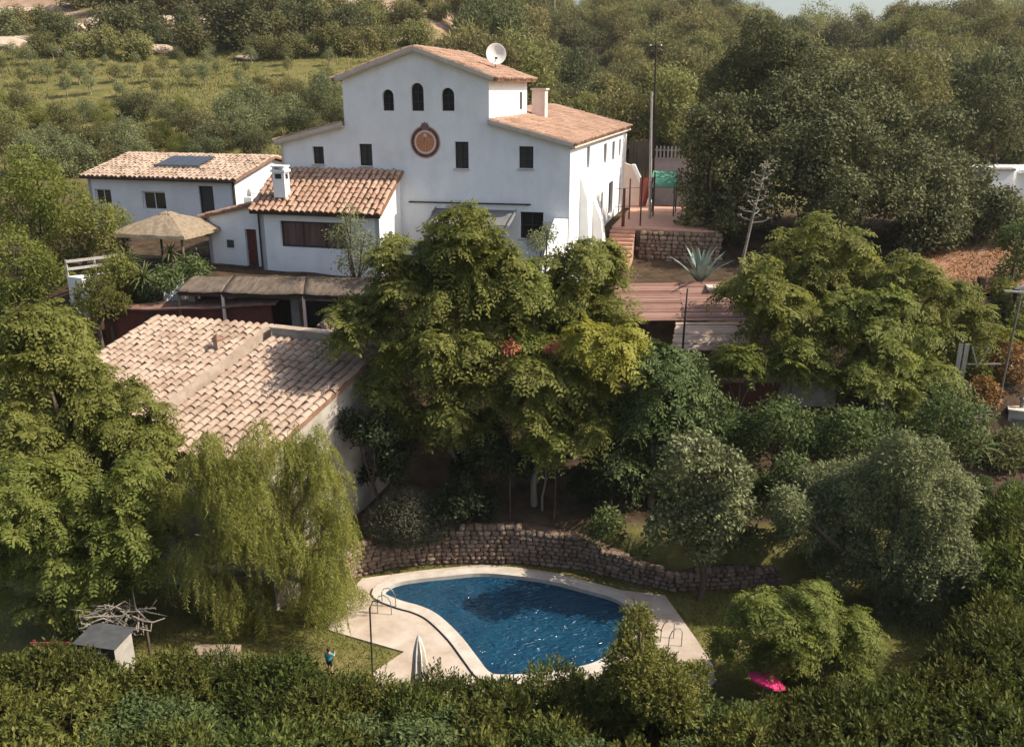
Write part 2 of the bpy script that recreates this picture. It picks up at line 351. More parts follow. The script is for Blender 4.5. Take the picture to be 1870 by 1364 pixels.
def offset_loop(pts, d):
    out = []; n = len(pts)
    area = sum(pts[i].x * pts[(i + 1) % n].y - pts[(i + 1) % n].x * pts[i].y for i in range(n))
    s = 1 if area > 0 else -1
    for i in range(n):
        t = (pts[(i + 1) % n] - pts[i - 1]); t.z = 0; t.normalize()
        out.append(pts[i] + Vector((t.y, -t.x, 0)) * d * s)
    return out
def inside(poly, X, Y):
    X = np.asarray(X, float); Y = np.asarray(Y, float); c = np.zeros(X.shape, bool); n = len(poly)
    for i in range(n):
        x0, y0 = poly[i][0], poly[i][1]; x1, y1 = poly[i - 1][0], poly[i - 1][1]
        if y0 == y1: continue
        c ^= ((y0 > Y) != (y1 > Y)) & (X < (x1 - x0) * (Y - y0) / (y1 - y0) + x0)
    return c
_pl = offset_loop(POOL, 0.05)
def zg(X, Y):
    X = np.asarray(X, float); Y = np.asarray(Y, float)
    w = sstep(-0.10, 0.06, X / np.maximum(Y, 20))
    zl = np.interp(Y, PROF_L[:, 0], PROF_L[:, 1]); zr = np.interp(Y, PROF_R[:, 0], PROF_R[:, 1])
    z = zl * (1 - w) + zr * w
    z = z + 1.75 * sstep(0.1, 0.7, Y - wall_y(X)) * sstep(-14, -9, X)      # terrace kept by the stone wall
    z = z + 1.75 * sstep(31, 36, Y) * (1 - sstep(-14, -9, X))
    far = sstep(70, 120, Y)
    z = z + sstep(150, 240, Y) * (4.8 * (1 - sstep(.18, .34, X / np.maximum(Y, 20))) + 2.5 * np.exp(-((X / np.maximum(Y, 20) - .50) / .06) ** 2))
    z = z + far * (1.6 * np.sin(X * .045 + 1.3) * np.sin(Y * .031) + .5 * np.sin(X * .16 + Y * .07) * np.sin(Y * .13 + 2))
    z = z + .05 * np.sin(X * 1.9) * np.sin(Y * 1.7 + X) * sstep(33, 36, Y)
    return z
def zgf(x, y): return float(zg(np.array([x]), np.array([y]))[0])

xs = np.unique(np.concatenate([np.linspace(-600, -120, 20), np.linspace(-120, -40, 42), np.arange(-40, -8, .5), np.arange(-8, 8, .25), np.arange(8, 40.01, .5), np.linspace(40, 140, 50), np.linspace(140, 650, 20)]))
ys = np.unique(np.concatenate([np.linspace(-60, 14, 12), np.arange(14, 23, .4), np.arange(23, 33, .25), np.arange(33, 50.01, .4), np.linspace(50, 130, 66), np.linspace(130, 320, 60), np.linspace(320, 900, 20)]))
gx, gy = np.meshgrid(xs, ys)
gz = zg(gx, gy)
gz[inside(_pl, gx, gy)] = -1.9
nx, ny = len(xs), len(ys)
idx = np.arange(nx * ny).reshape(ny, nx)
quads = np.stack([idx[:-1, :-1], idx[:-1, 1:], idx[1:, 1:], idx[1:, :-1]], -1).reshape(-1, 4)

def ground_material():
    m, nt, bs = _nodes('ground_cover'); L = nt.links.new
    g = nt.nodes.new('ShaderNodeNewGeometry'); pos = g.outputs['Position']
    def noise(s, d=6, r=.6):
        n = nt.nodes.new('ShaderNodeTexNoise'); n.inputs['Scale'].default_value = s; n.inputs['Detail'].default_value = d; n.inputs['Roughness'].default_value = r
        L(pos, n.inputs['Vector']); return n.outputs[0]
    grass = _ramp(nt, [(.25, (.07, .072, .023)), (.45, (.125, .118, .038)), (.62, (.175, .15, .058)), (.8, (.24, .188, .088))]); L(noise(.7, 8), grass.inputs[0])
    soil = _ramp(nt, [(.25, (.19, .115, .075)), (.5, (.31, .205, .14)), (.75, (.42, .32, .235))]); L(noise(.45, 9), soil.inputs[0])
    mask = _ramp(nt, [(.44, (0, 0, 0)), (.53, (1, 1, 1))]); L(noise(.055, 7, .65), mask.inputs[0])
    # bare ground is found on the stony slope above the field and in the orchard on the right
    sx = nt.nodes.new('ShaderNodeSeparateXYZ'); L(pos, sx.inputs[0])
    mr = nt.nodes.new('ShaderNodeMapRange'); mr.inputs[1].default_value = 124; mr.inputs[2].default_value = 136; L(sx.outputs[1], mr.inputs[0])
    mm = nt.nodes.new('ShaderNodeMath'); mm.operation = 'MULTIPLY'; L(mask.outputs[0], mm.inputs[0]); L(mr.outputs[0], mm.inputs[1])
    mix = nt.nodes.new('ShaderNodeMix'); mix.data_type = 'RGBA'; L(mm.outputs[0], mix.inputs[0]); L(grass.outputs[0], mix.inputs[6]); L(soil.outputs[0], mix.inputs[7])
    # earth under the trees of the lower terraces, darkened to deepen their shade
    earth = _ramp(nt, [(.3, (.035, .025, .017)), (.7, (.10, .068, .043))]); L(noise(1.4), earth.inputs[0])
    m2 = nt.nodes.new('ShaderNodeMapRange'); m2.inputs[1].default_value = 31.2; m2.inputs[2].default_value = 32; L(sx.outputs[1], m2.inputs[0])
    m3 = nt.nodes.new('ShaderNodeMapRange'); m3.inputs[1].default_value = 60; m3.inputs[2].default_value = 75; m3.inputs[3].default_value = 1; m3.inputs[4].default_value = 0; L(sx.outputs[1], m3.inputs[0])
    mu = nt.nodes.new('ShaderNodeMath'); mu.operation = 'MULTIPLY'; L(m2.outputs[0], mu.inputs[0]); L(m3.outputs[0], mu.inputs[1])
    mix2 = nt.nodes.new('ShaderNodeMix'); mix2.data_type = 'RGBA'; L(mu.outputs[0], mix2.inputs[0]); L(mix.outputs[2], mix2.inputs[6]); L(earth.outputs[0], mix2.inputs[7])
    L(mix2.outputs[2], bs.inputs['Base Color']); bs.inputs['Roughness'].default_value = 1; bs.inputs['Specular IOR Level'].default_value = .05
    b = nt.nodes.new('ShaderNodeBump'); b.inputs['Strength'].default_value = .6; b.inputs['Distance'].default_value = .15; L(noise(3, 6), b.inputs['Height']); L(b.outputs[0], bs.inputs['Normal'])
    return m
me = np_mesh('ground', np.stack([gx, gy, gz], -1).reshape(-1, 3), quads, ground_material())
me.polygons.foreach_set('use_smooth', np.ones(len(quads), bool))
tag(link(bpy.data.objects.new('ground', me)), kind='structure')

# ------------------------------------------------------------------ pool, coping, deck
def ring_sheet(name, outer, inner, z, m, thick=0.05):
    bm = bmesh.new()
    def loop(pts):
        vs = [bm.verts.new((p.x, p.y, z)) for p in pts]
        return [bm.edges.new((vs[i], vs[(i + 1) % len(vs)])) for i in range(len(vs))]
    es = loop(outer) + (loop(inner) if inner else [])
    bmesh.ops.triangle_fill(bm, use_beauty=True, use_dissolve=False, edges=es, normal=(0, 0, 1))
    for f in bm.faces:
        if f.normal.z < 0: f.normal_flip()
    ext = bmesh.ops.extrude_face_region(bm, geom=list(bm.faces))
    for v in [g for g in ext['geom'] if isinstance(g, bmesh.types.BMVert)]: v.co.z += 0
    for v in bm.verts:
        pass
    low = [v for v in bm.verts if v not in set(g for g in ext['geom'] if isinstance(g, bmesh.types.BMVert))]
    for v in low: v.co.z -= thick
    bmesh.ops.recalc_face_normals(bm, faces=bm.faces)
    me = bpy.data.meshes.new(name); bm.to_mesh(me); bm.free(); me.materials.append(m)
    return link(bpy.data.objects.new(name, me))
cop_out = offset_loop(POOL, 0.42)
tag(ring_sheet('pool_coping', cop_out, offset_loop(POOL, -0.06), 0.075, M['coping'], 0.16), kind='structure')
deck_px = ((640, 1078), (662, 1056), (700, 1040), (800, 1031), (940, 1030), (1060, 1042), (1150, 1062), (1214, 1087), (1245, 1130), (1275, 1172), (1302, 1215), (1306, 1246), (1270, 1275), (1150, 1300), (900, 1300), (640, 1290), (652, 1250), (690, 1222), (738, 1190), (650, 1165), (600, 1150), (610, 1110))
_back = [p for p in offset_loop(POOL, .62) if p.y > 29.0]
_back.sort(key=lambda p: p.x)
deck = [G(u, v, 0.03) for u, v in deck_px]
deck = deck[:2] + [p for p in _back if -4.6 < p.x < 4.3] + deck[7:]
tag(ring_sheet('pool_deck', deck, offset_loop(POOL, 0.47), 0.045, M['concrete'], 0.10), kind='structure')

def water_material():
    m, nt, bs = _nodes('pool_water'); L = nt.links.new
    g = nt.nodes.new('ShaderNodeNewGeometry')
    mp = nt.nodes.new('ShaderNodeMapping'); mp.inputs['Scale'].default_value = (.85, 2.0, 1); mp.inputs['Rotation'].default_value = (0, 0, R(-10)); L(g.outputs['Position'], mp.inputs[0])
    n = nt.nodes.new('ShaderNodeTexNoise'); n.inputs['Scale'].default_value = 2.1; n.inputs['Detail'].default_value = 2.5; n.inputs['Distortion'].default_value = 1.6; L(mp.outputs[0], n.inputs['Vector'])
    b = nt.nodes.new('ShaderNodeBump'); b.inputs['Strength'].default_value = .6; b.inputs['Distance'].default_value = .4; L(n.outputs[0], b.inputs['Height']); L(b.outputs[0], bs.inputs['Normal'])
    n2 = nt.nodes.new('ShaderNodeTexNoise'); n2.inputs['Scale'].default_value = .8; n2.inputs['Detail'].default_value = 4; L(g.outputs['Position'], n2.inputs['Vector'])
    r = _ramp(nt, [(.35, (.006, .04, .08)), (.7, (.012, .06, .108))]); L(n2.outputs[0], r.inputs[0]); L(r.outputs[0], bs.inputs['Base Color'])
    bs.inputs['Roughness'].default_value = .1; bs.inputs['IOR'].default_value = 1.33; bs.inputs['Specular IOR Level'].default_value = .5
    return m
wl = offset_loop(POOL, 0.1)
wb = MB(); wb.add([(p.x, p.y, -0.09) for p in wl], [tuple(range(len(wl)))])
wo = wb.build('pool_water', water_material()); tag(fix_normals(wo), kind='structure')
if wo.data.polygons[0].normal.z < 0: wo.data.flip_normals()
# dark tube added to thicken the dark gap between coping and deck
_g = offset_loop(POOL, .445); gap_pts = [Vector((p.x, p.y, .06)) for p in _g[62:] + _g[:2]]
gb = MB(); gb.tube(gap_pts, .035, 6)
tag(gb.build('gap_line', M['dark_metal']), 'thin dark line added in the gap along the sunny side of the pool coping', 'gap_line')

# ------------------------------------------------------------------ stone retaining wall with its stones
def stone_mesh(seed):
    rng = random.Random(seed); bm = bmesh.new()
    bmesh.ops.create_cube(bm, size=1)
    bmesh.ops.subdivide_edges(bm, edges=bm.edges, cuts=1, use_grid_fill=True)
    for v in bm.verts:
        c = v.co.copy(); k = c.length
        v.co = c * (0.52 / max(k, .01)) ** 0.55 * rng.uniform(.88, 1.12)
    me = bpy.data.meshes.new('stone'); bm.to_mesh(me); bm.free()
    me.materials.append(M['stone']); return me
STONES = [stone_mesh(i) for i in range(8)]
def stone_wall(name, label, path, heights, size, thick=.5, z0=0.0, maxn=300, seed=1, stone_m=None, group=None):
    rng = random.Random(seed)
    root = thing(name, label, 'wall', (path[0].x, path[0].y, z0), 0, group)
    o = Vector((path[0].x, path[0].y, z0))
    core = MB(); n = len(path)
    for i in range(n - 1):
        a, b = path[i], path[i + 1]; d = (b - a); d.z = 0; d.normalize(); nr = Vector((-d.y, d.x, 0))
        pts = [Vector((a.x, a.y, z0)) + nr * .06 - o, Vector((b.x, b.y, z0)) + nr * .06 - o]
        h0, h1 = heights[i] - .08, heights[i + 1] - .08
        vs = [pts[0] - Vector((0, 0, .2)), pts[1] - Vector((0, 0, .2)), pts[1] + nr * thick - Vector((0, 0, .2)), pts[0] + nr * thick - Vector((0, 0, .2)),
              pts[0] + Vector((0, 0, h0)), pts[1] + Vector((0, 0, h1)), pts[1] + nr * thick + Vector((0, 0, h1)), pts[0] + nr * thick + Vector((0, 0, h0))]
        core.add(vs, [(0, 3, 2, 1), (4, 5, 6, 7), (0, 1, 5, 4), (1, 2, 6, 5), (2, 3, 7, 6), (3, 0, 4, 7)])
    core.build('wall_core', M['stone_bed'], root)
    seg = [(path[i + 1] - path[i]).length for i in range(n - 1)]; tot = sum(seg)
    def at(s):
        i = 0
        while i < n - 2 and s > seg[i]: s -= seg[i]; i += 1
        t = min(1, s / seg[i]); p = path[i].lerp(path[i + 1], t); d = path[i + 1] - path[i]
        return p, math.atan2(d.y, d.x), heights[i] * (1 - t) + heights[i + 1] * t
    spots = []; row = 0; z = 0
    hm = max(heights)
    while z < hm:
        rh = size * rng.uniform(.6, .85); s = rng.uniform(0, size)
        while s < tot:
            w = size * rng.uniform(.7, 1.45); p, ang, h = at(min(s + w / 2, tot - .01))
            if z + rh * .55 < h: spots.append((p, ang, z, w, rh))
            s += w
        z += rh
    rng.shuffle(spots)
    rest = []
    for k, (p, ang, z, w, rh) in enumerate(spots):
        Mx = Matrix.Translation((p.x - o.x, p.y - o.y, z + rh / 2)) @ Matrix.Rotation(ang, 4, 'Z') @ Matrix.Rotation(rng.uniform(-.12, .12), 4, 'Y') @ Matrix.Diagonal((w * 1.02, .34 * rng.uniform(.8, 1.25), rh * 1.05, 1))
        me = STONES[rng.randrange(8)]
        if k < maxn:
            s_ = bpy.data.objects.new('stone', me); link(s_, root); s_.matrix_local = Mx
        else: rest.append((me, Mx))
    if rest:
        mb = MB()
        for me, Mx in rest: mb.add([Mx @ v.co for v in me.vertices], [tuple(p.vertices) for p in me.polygons])
        tag(mb.build('stonework', M['stone'], root), kind='stuff')
    return root
stone_wall('retaining_wall', 'curved dry stone retaining wall behind the swimming pool, mostly in shade', WALL[:-1], WALL_H[:-1], .27, .5, 0, 300, 3)
# ------------------------------------------------------------------ building kit
def wall_holes(name, outline, holes, to3, m, parent, reveal=.28):
    """wall face with real openings; outline / holes in wall coordinates (a, z); to3(a, z, d): d metres behind the face"""
    bm = bmesh.new(); es = []
    for pts in [outline] + holes:
        vs = [bm.verts.new(to3(a, z, 0)) for a, z in pts]
        es += [bm.edges.new((vs[i], vs[(i + 1) % len(vs)])) for i in range(len(vs))]
    nrm = (to3(0, 0, 0) - to3(0, 0, 1)).normalized()
    bmesh.ops.triangle_fill(bm, use_beauty=True, edges=es, normal=nrm)
    for f in bm.faces:
        if f.normal.dot(nrm) < 0: f.normal_flip()
    for pts in holes:
        n = len(pts)
        a = [bm.verts.new(to3(x, z, 0)) for x, z in pts]; b = [bm.verts.new(to3(x, z, reveal)) for x, z in pts]
        cx = sum(p[0] for p in pts) / n; cz = sum(p[1] for p in pts) / n; c = to3(cx, cz, reveal / 2)
        for i in range(n):
            f = bm.faces.new((a[i], a[(i + 1) % n], b[(i + 1) % n], b[i])); f.normal_update()
            if f.normal.dot(c - f.calc_center_median()) < 0: f.normal_flip()
    me = bpy.data.meshes.new(name); bm.to_mesh(me); bm.free(); me.materials.append(m)
    return link(bpy.data.objects.new(name, me), parent)
def rect(a0, z0, a1, z1): return [(a0, z0), (a1, z0), (a1, z1), (a0, z1)]
def arch(a0, z0, a1, z1, n=8):
    r = (a1 - a0) / 2; c = (a0 + a1) / 2
    return [(a0, z0), (a1, z0)] + [(c + r * math.cos(math.pi * k / n), z1 - r + r * math.sin(math.pi * k / n)) for k in range(n + 1)]
def window(hole, to3, parent, d=.2, fm='frame', pane='glass', mull=1, rail=0, fw=.06, name='window', sill=False):
    """frame ring and bars in the opening, pane behind it as a sub-part"""
    a0 = min(p[0] for p in hole); a1 = max(p[0] for p in hole); z0 = min(p[1] for p in hole); z1 = max(p[1] for p in hole)
    f = MB(); ca = (a0 + a1) / 2; cz = (z0 + z1) / 2
    def sh(p, k): return (p[0] + (ca - p[0]) * k / max(.01, abs(ca - p[0])) if abs(ca - p[0]) > k else ca, p[1] + (cz - p[1]) * k / max(.01, abs(cz - p[1])) if abs(cz - p[1]) > k else cz)
    n = len(hole); inn = [sh(p, fw) for p in hole]
    vs = [to3(p[0], p[1], d) for p in hole] + [to3(p[0], p[1], d) for p in inn] + [to3(p[0], p[1], d + .05) for p in inn]
    f.add(vs, [(i, (i + 1) % n, n + (i + 1) % n, n + i) for i in range(n)] + [(n + i, n + (i + 1) % n, 2 * n + (i + 1) % n, 2 * n + i) for i in range(n)])
    for k in range(1, mull + 1):
        a = a0 + (a1 - a0) * k / (mull + 1); f.bar(to3(a, z0 + fw * .5, d + .02), to3(a, z1 - fw * .5, d + .02), .05, .04, to3(0, 0, 1) - to3(0, 0, 0))
    for k in range(1, rail + 1):
        z = z0 + (z1 - z0) * k / (rail + 1); f.bar(to3(a0 + fw * .5, z, d + .022), to3(a1 - fw * .5, z, d + .022), .045, .04, to3(0, 0, 1) - to3(0, 0, 0))
    o = f.build(name, M[fm], parent)
    p = MB(); p.add([to3(x, z, d + .06) for x, z in hole], [tuple(range(n))]); p.build('pane', M[pane], o)
    if sill:
        s = MB(); s.box((0, 0, 0), (1, 1, 1), Matrix.Translation(to3(a0 - .06, z0 - .07, .02)) @ Matrix(((*(to3(1, 0, 0) - to3(0, 0, 0)) * (a1 - a0 + .12), 0), (*(to3(0, 0, -1) - to3(0, 0, 0)) * .10, 0), (*(to3(0, 1, 0) - to3(0, 0, 0)) * .06, 0), (0, 0, 0, 1))).transposed())
        s.build('sill', M['mortar'], o)
    return o
def tile_mesh(w, l, m, rise=.42):
    """curved cover tile, narrow end uphill; X across, Y downhill, Z out of the roof"""
    n = 5; mb = MB(); vs = []
    for y, r, dz in ((0, w * .42, 0.0), (l, w * .5, .03)):
        for k in range(n + 1):
            a = math.pi * k / n; vs.append((-r * math.cos(a), y, r * rise * 2 * math.sin(a) + dz))
    fs = [(k, k + 1, n + 2 + k, n + 1 + k) for k in range(n)]
    mb.add(vs, fs, True)
    fr = [(-w * .5 * math.cos(math.pi * k / n), l, w * rise * math.sin(math.pi * k / n) + .03) for k in range(n + 1)]
    inn = [(-w * .38 * math.cos(math.pi * k / n), l, w * rise * .72 * math.sin(math.pi * k / n) + .02) for k in range(n + 1)]
    mb.add(fr + inn, [(k, k + 1, n + 2 + k, n + 1 + k) for k in range(n)])
    return mb.mesh('tile', m)
def tiles(parent, o, ea, ed, na, nd, pa, pd, m, maxn=300, seed=0, keep=None, tw=None):
    """lay na x nd tiles from o along ea (across) and ed (downhill, may be skewed); the first maxn are parts, the rest one mesh"""
    rng = random.Random(seed); ea = Vector(ea).normalized(); ed = Vector(ed).normalized()
    nz = ea.cross(ed); nz = (nz if nz.z > 0 else -nz).normalized()
    ax = ed.cross(nz).normalized()
    if ax.dot(ea) < 0: ax = -ax
    me = tile_mesh(tw or pa * .82, pd * 1.22, m)
    spots = []
    for j in range(nd):
        for i in range(na):
            p = Vector(o) + ea * (pa * (i + .5)) + ed * (pd * j)
            if keep and not keep(i, j): continue
            spots.append((j, i, p))
    spots.sort(key=lambda s: (-s[0], s[1])); rest = []
    for k, (j, i, p) in enumerate(spots):
        yw = rng.gauss(0, .045); off = nz * rng.uniform(-.01, .022) + ed * rng.gauss(0, .03) + ax * rng.gauss(0, .012)
        a2 = (ax + ed * yw).normalized(); d2 = (ed - ax * yw).normalized()
        Mx = Matrix(((a2.x, d2.x, nz.x, p.x + off.x), (a2.y, d2.y, nz.y, p.y + off.y), (a2.z, d2.z, nz.z, p.z + off.z), (0, 0, 0, 1)))
        if k < maxn:
            t = bpy.data.objects.new('tile', me); link(t, parent); t.matrix_local = Mx
        else: rest.append(Mx)
    if rest:
        V = np.array([v.co for v in me.vertices]); Fq = np.array([tuple(p.vertices) for p in me.polygons]); nv = len(V)
        A = np.array([np.array(x) for x in rest]); VV = np.einsum('kij,nj->kni', A[:, :3, :3], V) + A[:, None, :3, 3]
        FF = (Fq[None] + (np.arange(len(rest)) * nv)[:, None, None]).reshape(-1, 4)
        mm = np_mesh('tiling', VV.reshape(-1, 3), FF, m); mm.polygons.foreach_set('use_smooth', np.tile([p.use_smooth for p in me.polygons], len(rest)))
        tag(link(bpy.data.objects.new('tiling', mm), parent), kind='stuff')
def slab(name, quad, t, m, parent):
    """sheet with thickness t below the four corner points"""
    q = [Vector(p) for p in quad]; n = (q[1] - q[0]).cross(q[3] - q[0]).normalized()
    if n.z < 0: n = -n
    b = MB(); b.prism(q, -n * t); return fix_normals(b.build(name, m, parent))

# ------------------------------------------------------------------ the farmhouse
HR = -PSI
house = thing('farmhouse', 'large white farmhouse with raised centre, three arched windows and a painted sundial', 'house', HO, HR)
B0 = 7.4
fac = lambda a, z, d: Vector((a, d, z))
arched = [arch(-10.06, 17.33, -9.42, 18.40), arch(-8.46, 17.33, -7.76, 18.72), arch(-6.80, 17.34, -6.10, 18.48)]
plain = [rect(-14.26, 14.52, -13.60, 15.45), rect(-11.52, 14.48, -10.77, 15.63), rect(-6.13, 14.46, -5.38, 15.82), rect(-2.68, 14.54, -1.92, 15.64), rect(-2.60, 10.93, -1.36, 12.33)]
outline = [(-16.14, B0), (0, B0), (0, 15.72), (-4.25, 16.78), (-4.25, 18.92), (-8.2, 20.30), (-12.28, 18.92), (-12.28, 16.55), (-16.14, 15.62)]
wall_holes('facade', outline, arched + plain, fac, M['plaster'], house)
for h in arched: window(h, fac, house, .2, 'frame', 'glass', 1, 2, .05)
for h in plain[:4]: window(h, fac, house, .16, 'frame', 'shutter', 1, 2, .06, sill=True)
window(plain[4], fac, house, .14, 'frame', 'glass', 1, 1, .07, sill=True)
side = lambda a, z, d: Vector((-d, a, z))
sw = [rect(4.9, 14.15, 5.9, 15.36), rect(11.1, 13.92, 12.3, 15.15), rect(14.7, 13.85, 15.9, 15.08), rect(18.0, 13.9, 18.9, 15.05), rect(13.8, 10.3, 15.7, 12.5), rect(10.6, 11.2, 11.3, 12.2)]
wall_holes('side_wall', [(0, B0), (22, B0), (22, 15.72), (0, 15.72)], sw, side, M['plaster'], house, .25)
for h in sw: window(h, side, house, .2, 'frame', 'shutter', 0, 0, .06, 'door' if h[0][1] == 10.3 else 'window')
rest = MB()
rest.add([(-4.25, 0, 16.5), (-4.25, 8.2, 16.5), (-4.25, 8.2, 18.92), (-4.25, 0, 18.92)], [(0, 1, 2, 3)])
rest.add([(-12.28, 0, 16.3), (-12.28, 8.2, 16.3), (-12.28, 8.2, 18.92), (-12.28, 0, 18.92)], [(3, 2, 1, 0)])
rest.add([(-12.28, 8.2, B0), (-4.25, 8.2, B0), (-4.25, 8.2, 18.92), (-8.2, 8.2, 20.3), (-12.28, 8.2, 18.92)], [(0, 1, 2, 3, 4)])
rest.add([(-16.14, 0, B0), (-16.14, 10, B0), (-16.14, 10, 15.62), (-16.14, 0, 15.62)], [(3, 2, 1, 0)])
rest.add([(-16.14, 10, B0), (-12.28, 10, B0), (-12.28, 10, 16.5), (-16.14, 10, 15.62)], [(0, 1, 2, 3)])
rest.add([(-6.5, 22, B0), (0, 22, B0), (0, 22, 15.72), (-4.25, 22, 16.78), (-6.5, 22, 16.9)], [(0, 1, 2, 3, 4)])
rest.add([(-6.5, 8.2, B0), (-6.5, 22, B0), (-6.5, 22, 16.9), (-6.5, 8.2, 16.9)], [(3, 2, 1, 0)])
rest.build('rear_walls', M['plaster'], house)
# a narrow window on the lit flank of the raised centre
nb = MB(); nb.box((-4.3, 6.4, 17.3), (-4.235, 7.0, 18.25)); nb.build('window', M['shutter'], house)
def pitched(parent, o, across, down, na, nd, pa, pd, m, maxn, seed, bedname='roof'):
    """roof slab under its tiles; o = uphill corner"""
    o = Vector(o); ea = Vector(across).normalized(); ed = Vector(down).normalized()
    q = [o, o + ea * (pa * na), o + ea * (pa * na) + ed * (pd * nd + .02), o + ed * (pd * nd + .02)]
    r = slab(bedname, q, .13, M['tile_bed'], parent)
    nz = ea.cross(ed); nz = nz if nz.z > 0 else -nz
    tiles(r, o + nz.normalized() * .004, ea, ed, na, nd, pa, pd, m, maxn, seed)
    return r
# raised centre: two slopes; right wing and left wing: one slope each
pitched(house, (-8.2, -.28, 20.47), (0, 1, 0), (4.2, 0, -1.47), 26, 10, .335, .47, M['tile'], 0, 1)
pitched(house, (-8.2, -.28, 20.47), (0, 1, 0), (-4.35, 0, -1.47), 26, 10, .335, .48, M['tile'], 0, 2)
pitched(house, (-4.24, -.28, 16.93), (0, 1, 0), (4.45, 0, -1.11), 25, 10, .335, .465, M['tile'], 0, 3)
pitched(house, (-5.6, 8.1, 17.27), (0, 1, 0), (5.85, 0, -1.46), 42, 13, .335, .465, M['tile'], 0, 4)
pitched(house, (-12.29, -.28, 16.72), (0, 1, 0), (-4.1, 0, -.99), 31, 9, .335, .475, M['tile'], 0, 5)
vb = MB()       # pale verge boards and eaves under the tile edges
for a, b in (((-8.2, -.285, 20.40), (-3.96, -.285, 18.92)), ((-8.2, -.285, 20.40), (-12.6, -.285, 18.92)), ((-4.24, -.285, 16.86), (.2, -.285, 15.76)), ((-12.29, -.285, 16.65), (-16.4, -.285, 15.66))):
    vb = MB(); vb.bar(a, b, .05, .19); vb.bar(Vector(a) + Vector((0, .15, -.13)), Vector(b) + Vector((0, .15, -.13)), .26, .09); vb.build('verge', M['mortar'], house)
for lo, hi in (((.004, 0, 15.60), (.16, 22, 15.70)), ((-4.246, 0, 18.80), (-4.1, 8.2, 18.88))):
    vb = MB(); vb.box(lo, hi); vb.build('eave', M['mortar'], house)
gt = MB(); gt.tube([(.22, -.2, 15.62), (.22, 22.2, 15.55)], .06, 8); gt.build('gutter', M['mortar'], house); gt = MB(); gt.tube([(-16.05, -.06, 15.5), (-16.05, -.06, 14.4)], .05, 8)
gt.build('downpipe', M['mortar'], house)
# sundial: painted ring, pale band, orange face, small crest, gnomon
dc = (-7.74, 15.77)
def disc(r0, r1, y, n=40, sx=1.0, c=dc):
    b = MB(); vs = []
    for k in range(n):
        a = 2 * math.pi * k / n
        vs += [(c[0] + r0 * math.cos(a) * sx, y, c[1] + r0 * math.sin(a)), (c[0] + r1 * math.cos(a) * sx, y, c[1] + r1 * math.sin(a))]
    return b.add(vs, [(2 * k, 2 * k + 1, 2 * ((k + 1) % n) + 1, 2 * ((k + 1) % n)) for k in range(n)])
dial = fix_normals(disc(.52, .80, -.012).build('sundial', M['dial_red'], house)); dial['label'] = 'round painted sundial with red ring and orange face'
disc(.80, .86, -.010).build('dial_rim', M['dial_cream'], dial)
disc(.50, .60, -.016).build('dial_band', M['dial_cream'], dial)
disc(0.001, .52, -.008).build('dial_face', M['dial_orange'], dial)
lb = MB()
for k in range(24):
    a = 2 * math.pi * k / 24 + .1; c = Vector((dc[0] + .69 * math.cos(a), -.017, dc[1] + .69 * math.sin(a)))
    t = Vector((-math.sin(a), 0, math.cos(a))); r_ = Vector((math.cos(a), 0, math.sin(a))); w = .055 + .03 * ((k * 7) % 3)
    if abs(a - math.pi / 2) < .35: continue
    lb.add([c - t * w - r_ * .045, c + t * w - r_ * .045, c + t * w + r_ * .045, c - t * w + r_ * .045], [(0, 1, 2, 3)])
lb.build('dial_marks', M['dark_red'], dial)
cb = MB()
for dx, dz, r in ((-.13, .80, .11), (.13, .80, .11), (0, .84, .13)):
    cb.add([(dc[0] + dx + r * math.cos(t * math.pi / 5), -.02, dc[1] + dz + r * math.sin(t * math.pi / 5)) for t in range(10)], [tuple(range(10))])
cb.add([(dc[0] - .17, -.022, dc[1] + .86), (dc[0] + .17, -.022, dc[1] + .86), (dc[0] + .15, -.022, dc[1] + 1.0), (dc[0] + .07, -.022, dc[1] + .95), (dc[0], -.022, dc[1] + 1.03), (dc[0] - .07, -.022, dc[1] + .95), (dc[0] - .15, -.022, dc[1] + 1.0)], [(0, 1, 2, 3, 4, 5, 6)])
cb.build('dial_crest', M['dial_red'], dial)
sb = MB()
sb.add([(dc[0] + .10 * math.cos(t * math.pi / 6), -.014, dc[1] + .33 + .10 * math.sin(t * math.pi / 6)) for t in range(12)], [tuple(range(12))])
for k in range(9):
    a = math.pi + math.pi * k / 8; sb.bar((dc[0] + .12 * math.cos(a), -.013, dc[1] + .30 + .12 * math.sin(a)), (dc[0] + .47 * math.cos(a), -.013, dc[1] + .05 + .47 * math.sin(a)), .012, .004)
sb.build('hour_lines', M['dial_cream'], dial)
gn = MB(); gn.tube([(dc[0], 0, dc[1] + .30), (dc[0] + .02, -.30, dc[1] - .02)], .012, 5); gn.build('gnomon', M['dark_metal'], dial)
# awning rail on the facade
rl = MB(); rl.bar((-8.74, -.10, 12.66), (-2.02, -.10, 12.72), .09, .07)
for x in (-8.6, -6.5, -4.3, -2.2): rl.bar((x, 0, 12.68), (x, -.09, 12.68), .05, .05)
rl.build('awning_rail', M['dark_metal'], house)
# chimney behind the raised centre
ch = MB(); ch.box((-4.0, 8.4, 16.2), (-3.2, 9.2, 18.35)); ch.box((-4.08, 8.32, 18.35), (-3.12, 9.28, 18.45)); ch.build('chimney', M['pink_plaster'], house)
# buttresses on the sunny flank
bt = MB()
for y0, y1, zt, w in ((2.9, 3.9, 14.0, .55), (7.4, 8.4, 12.2, .7)):
    bt = MB(); bt.prism([(0.003, y0, B0), (w + .25, y0, B0), (w * .75, y0, zt - 1.2), (.003, y0, zt)], (0, y1 - y0, 0))
    fix_normals(bt.build('buttress', M['plaster'], house))
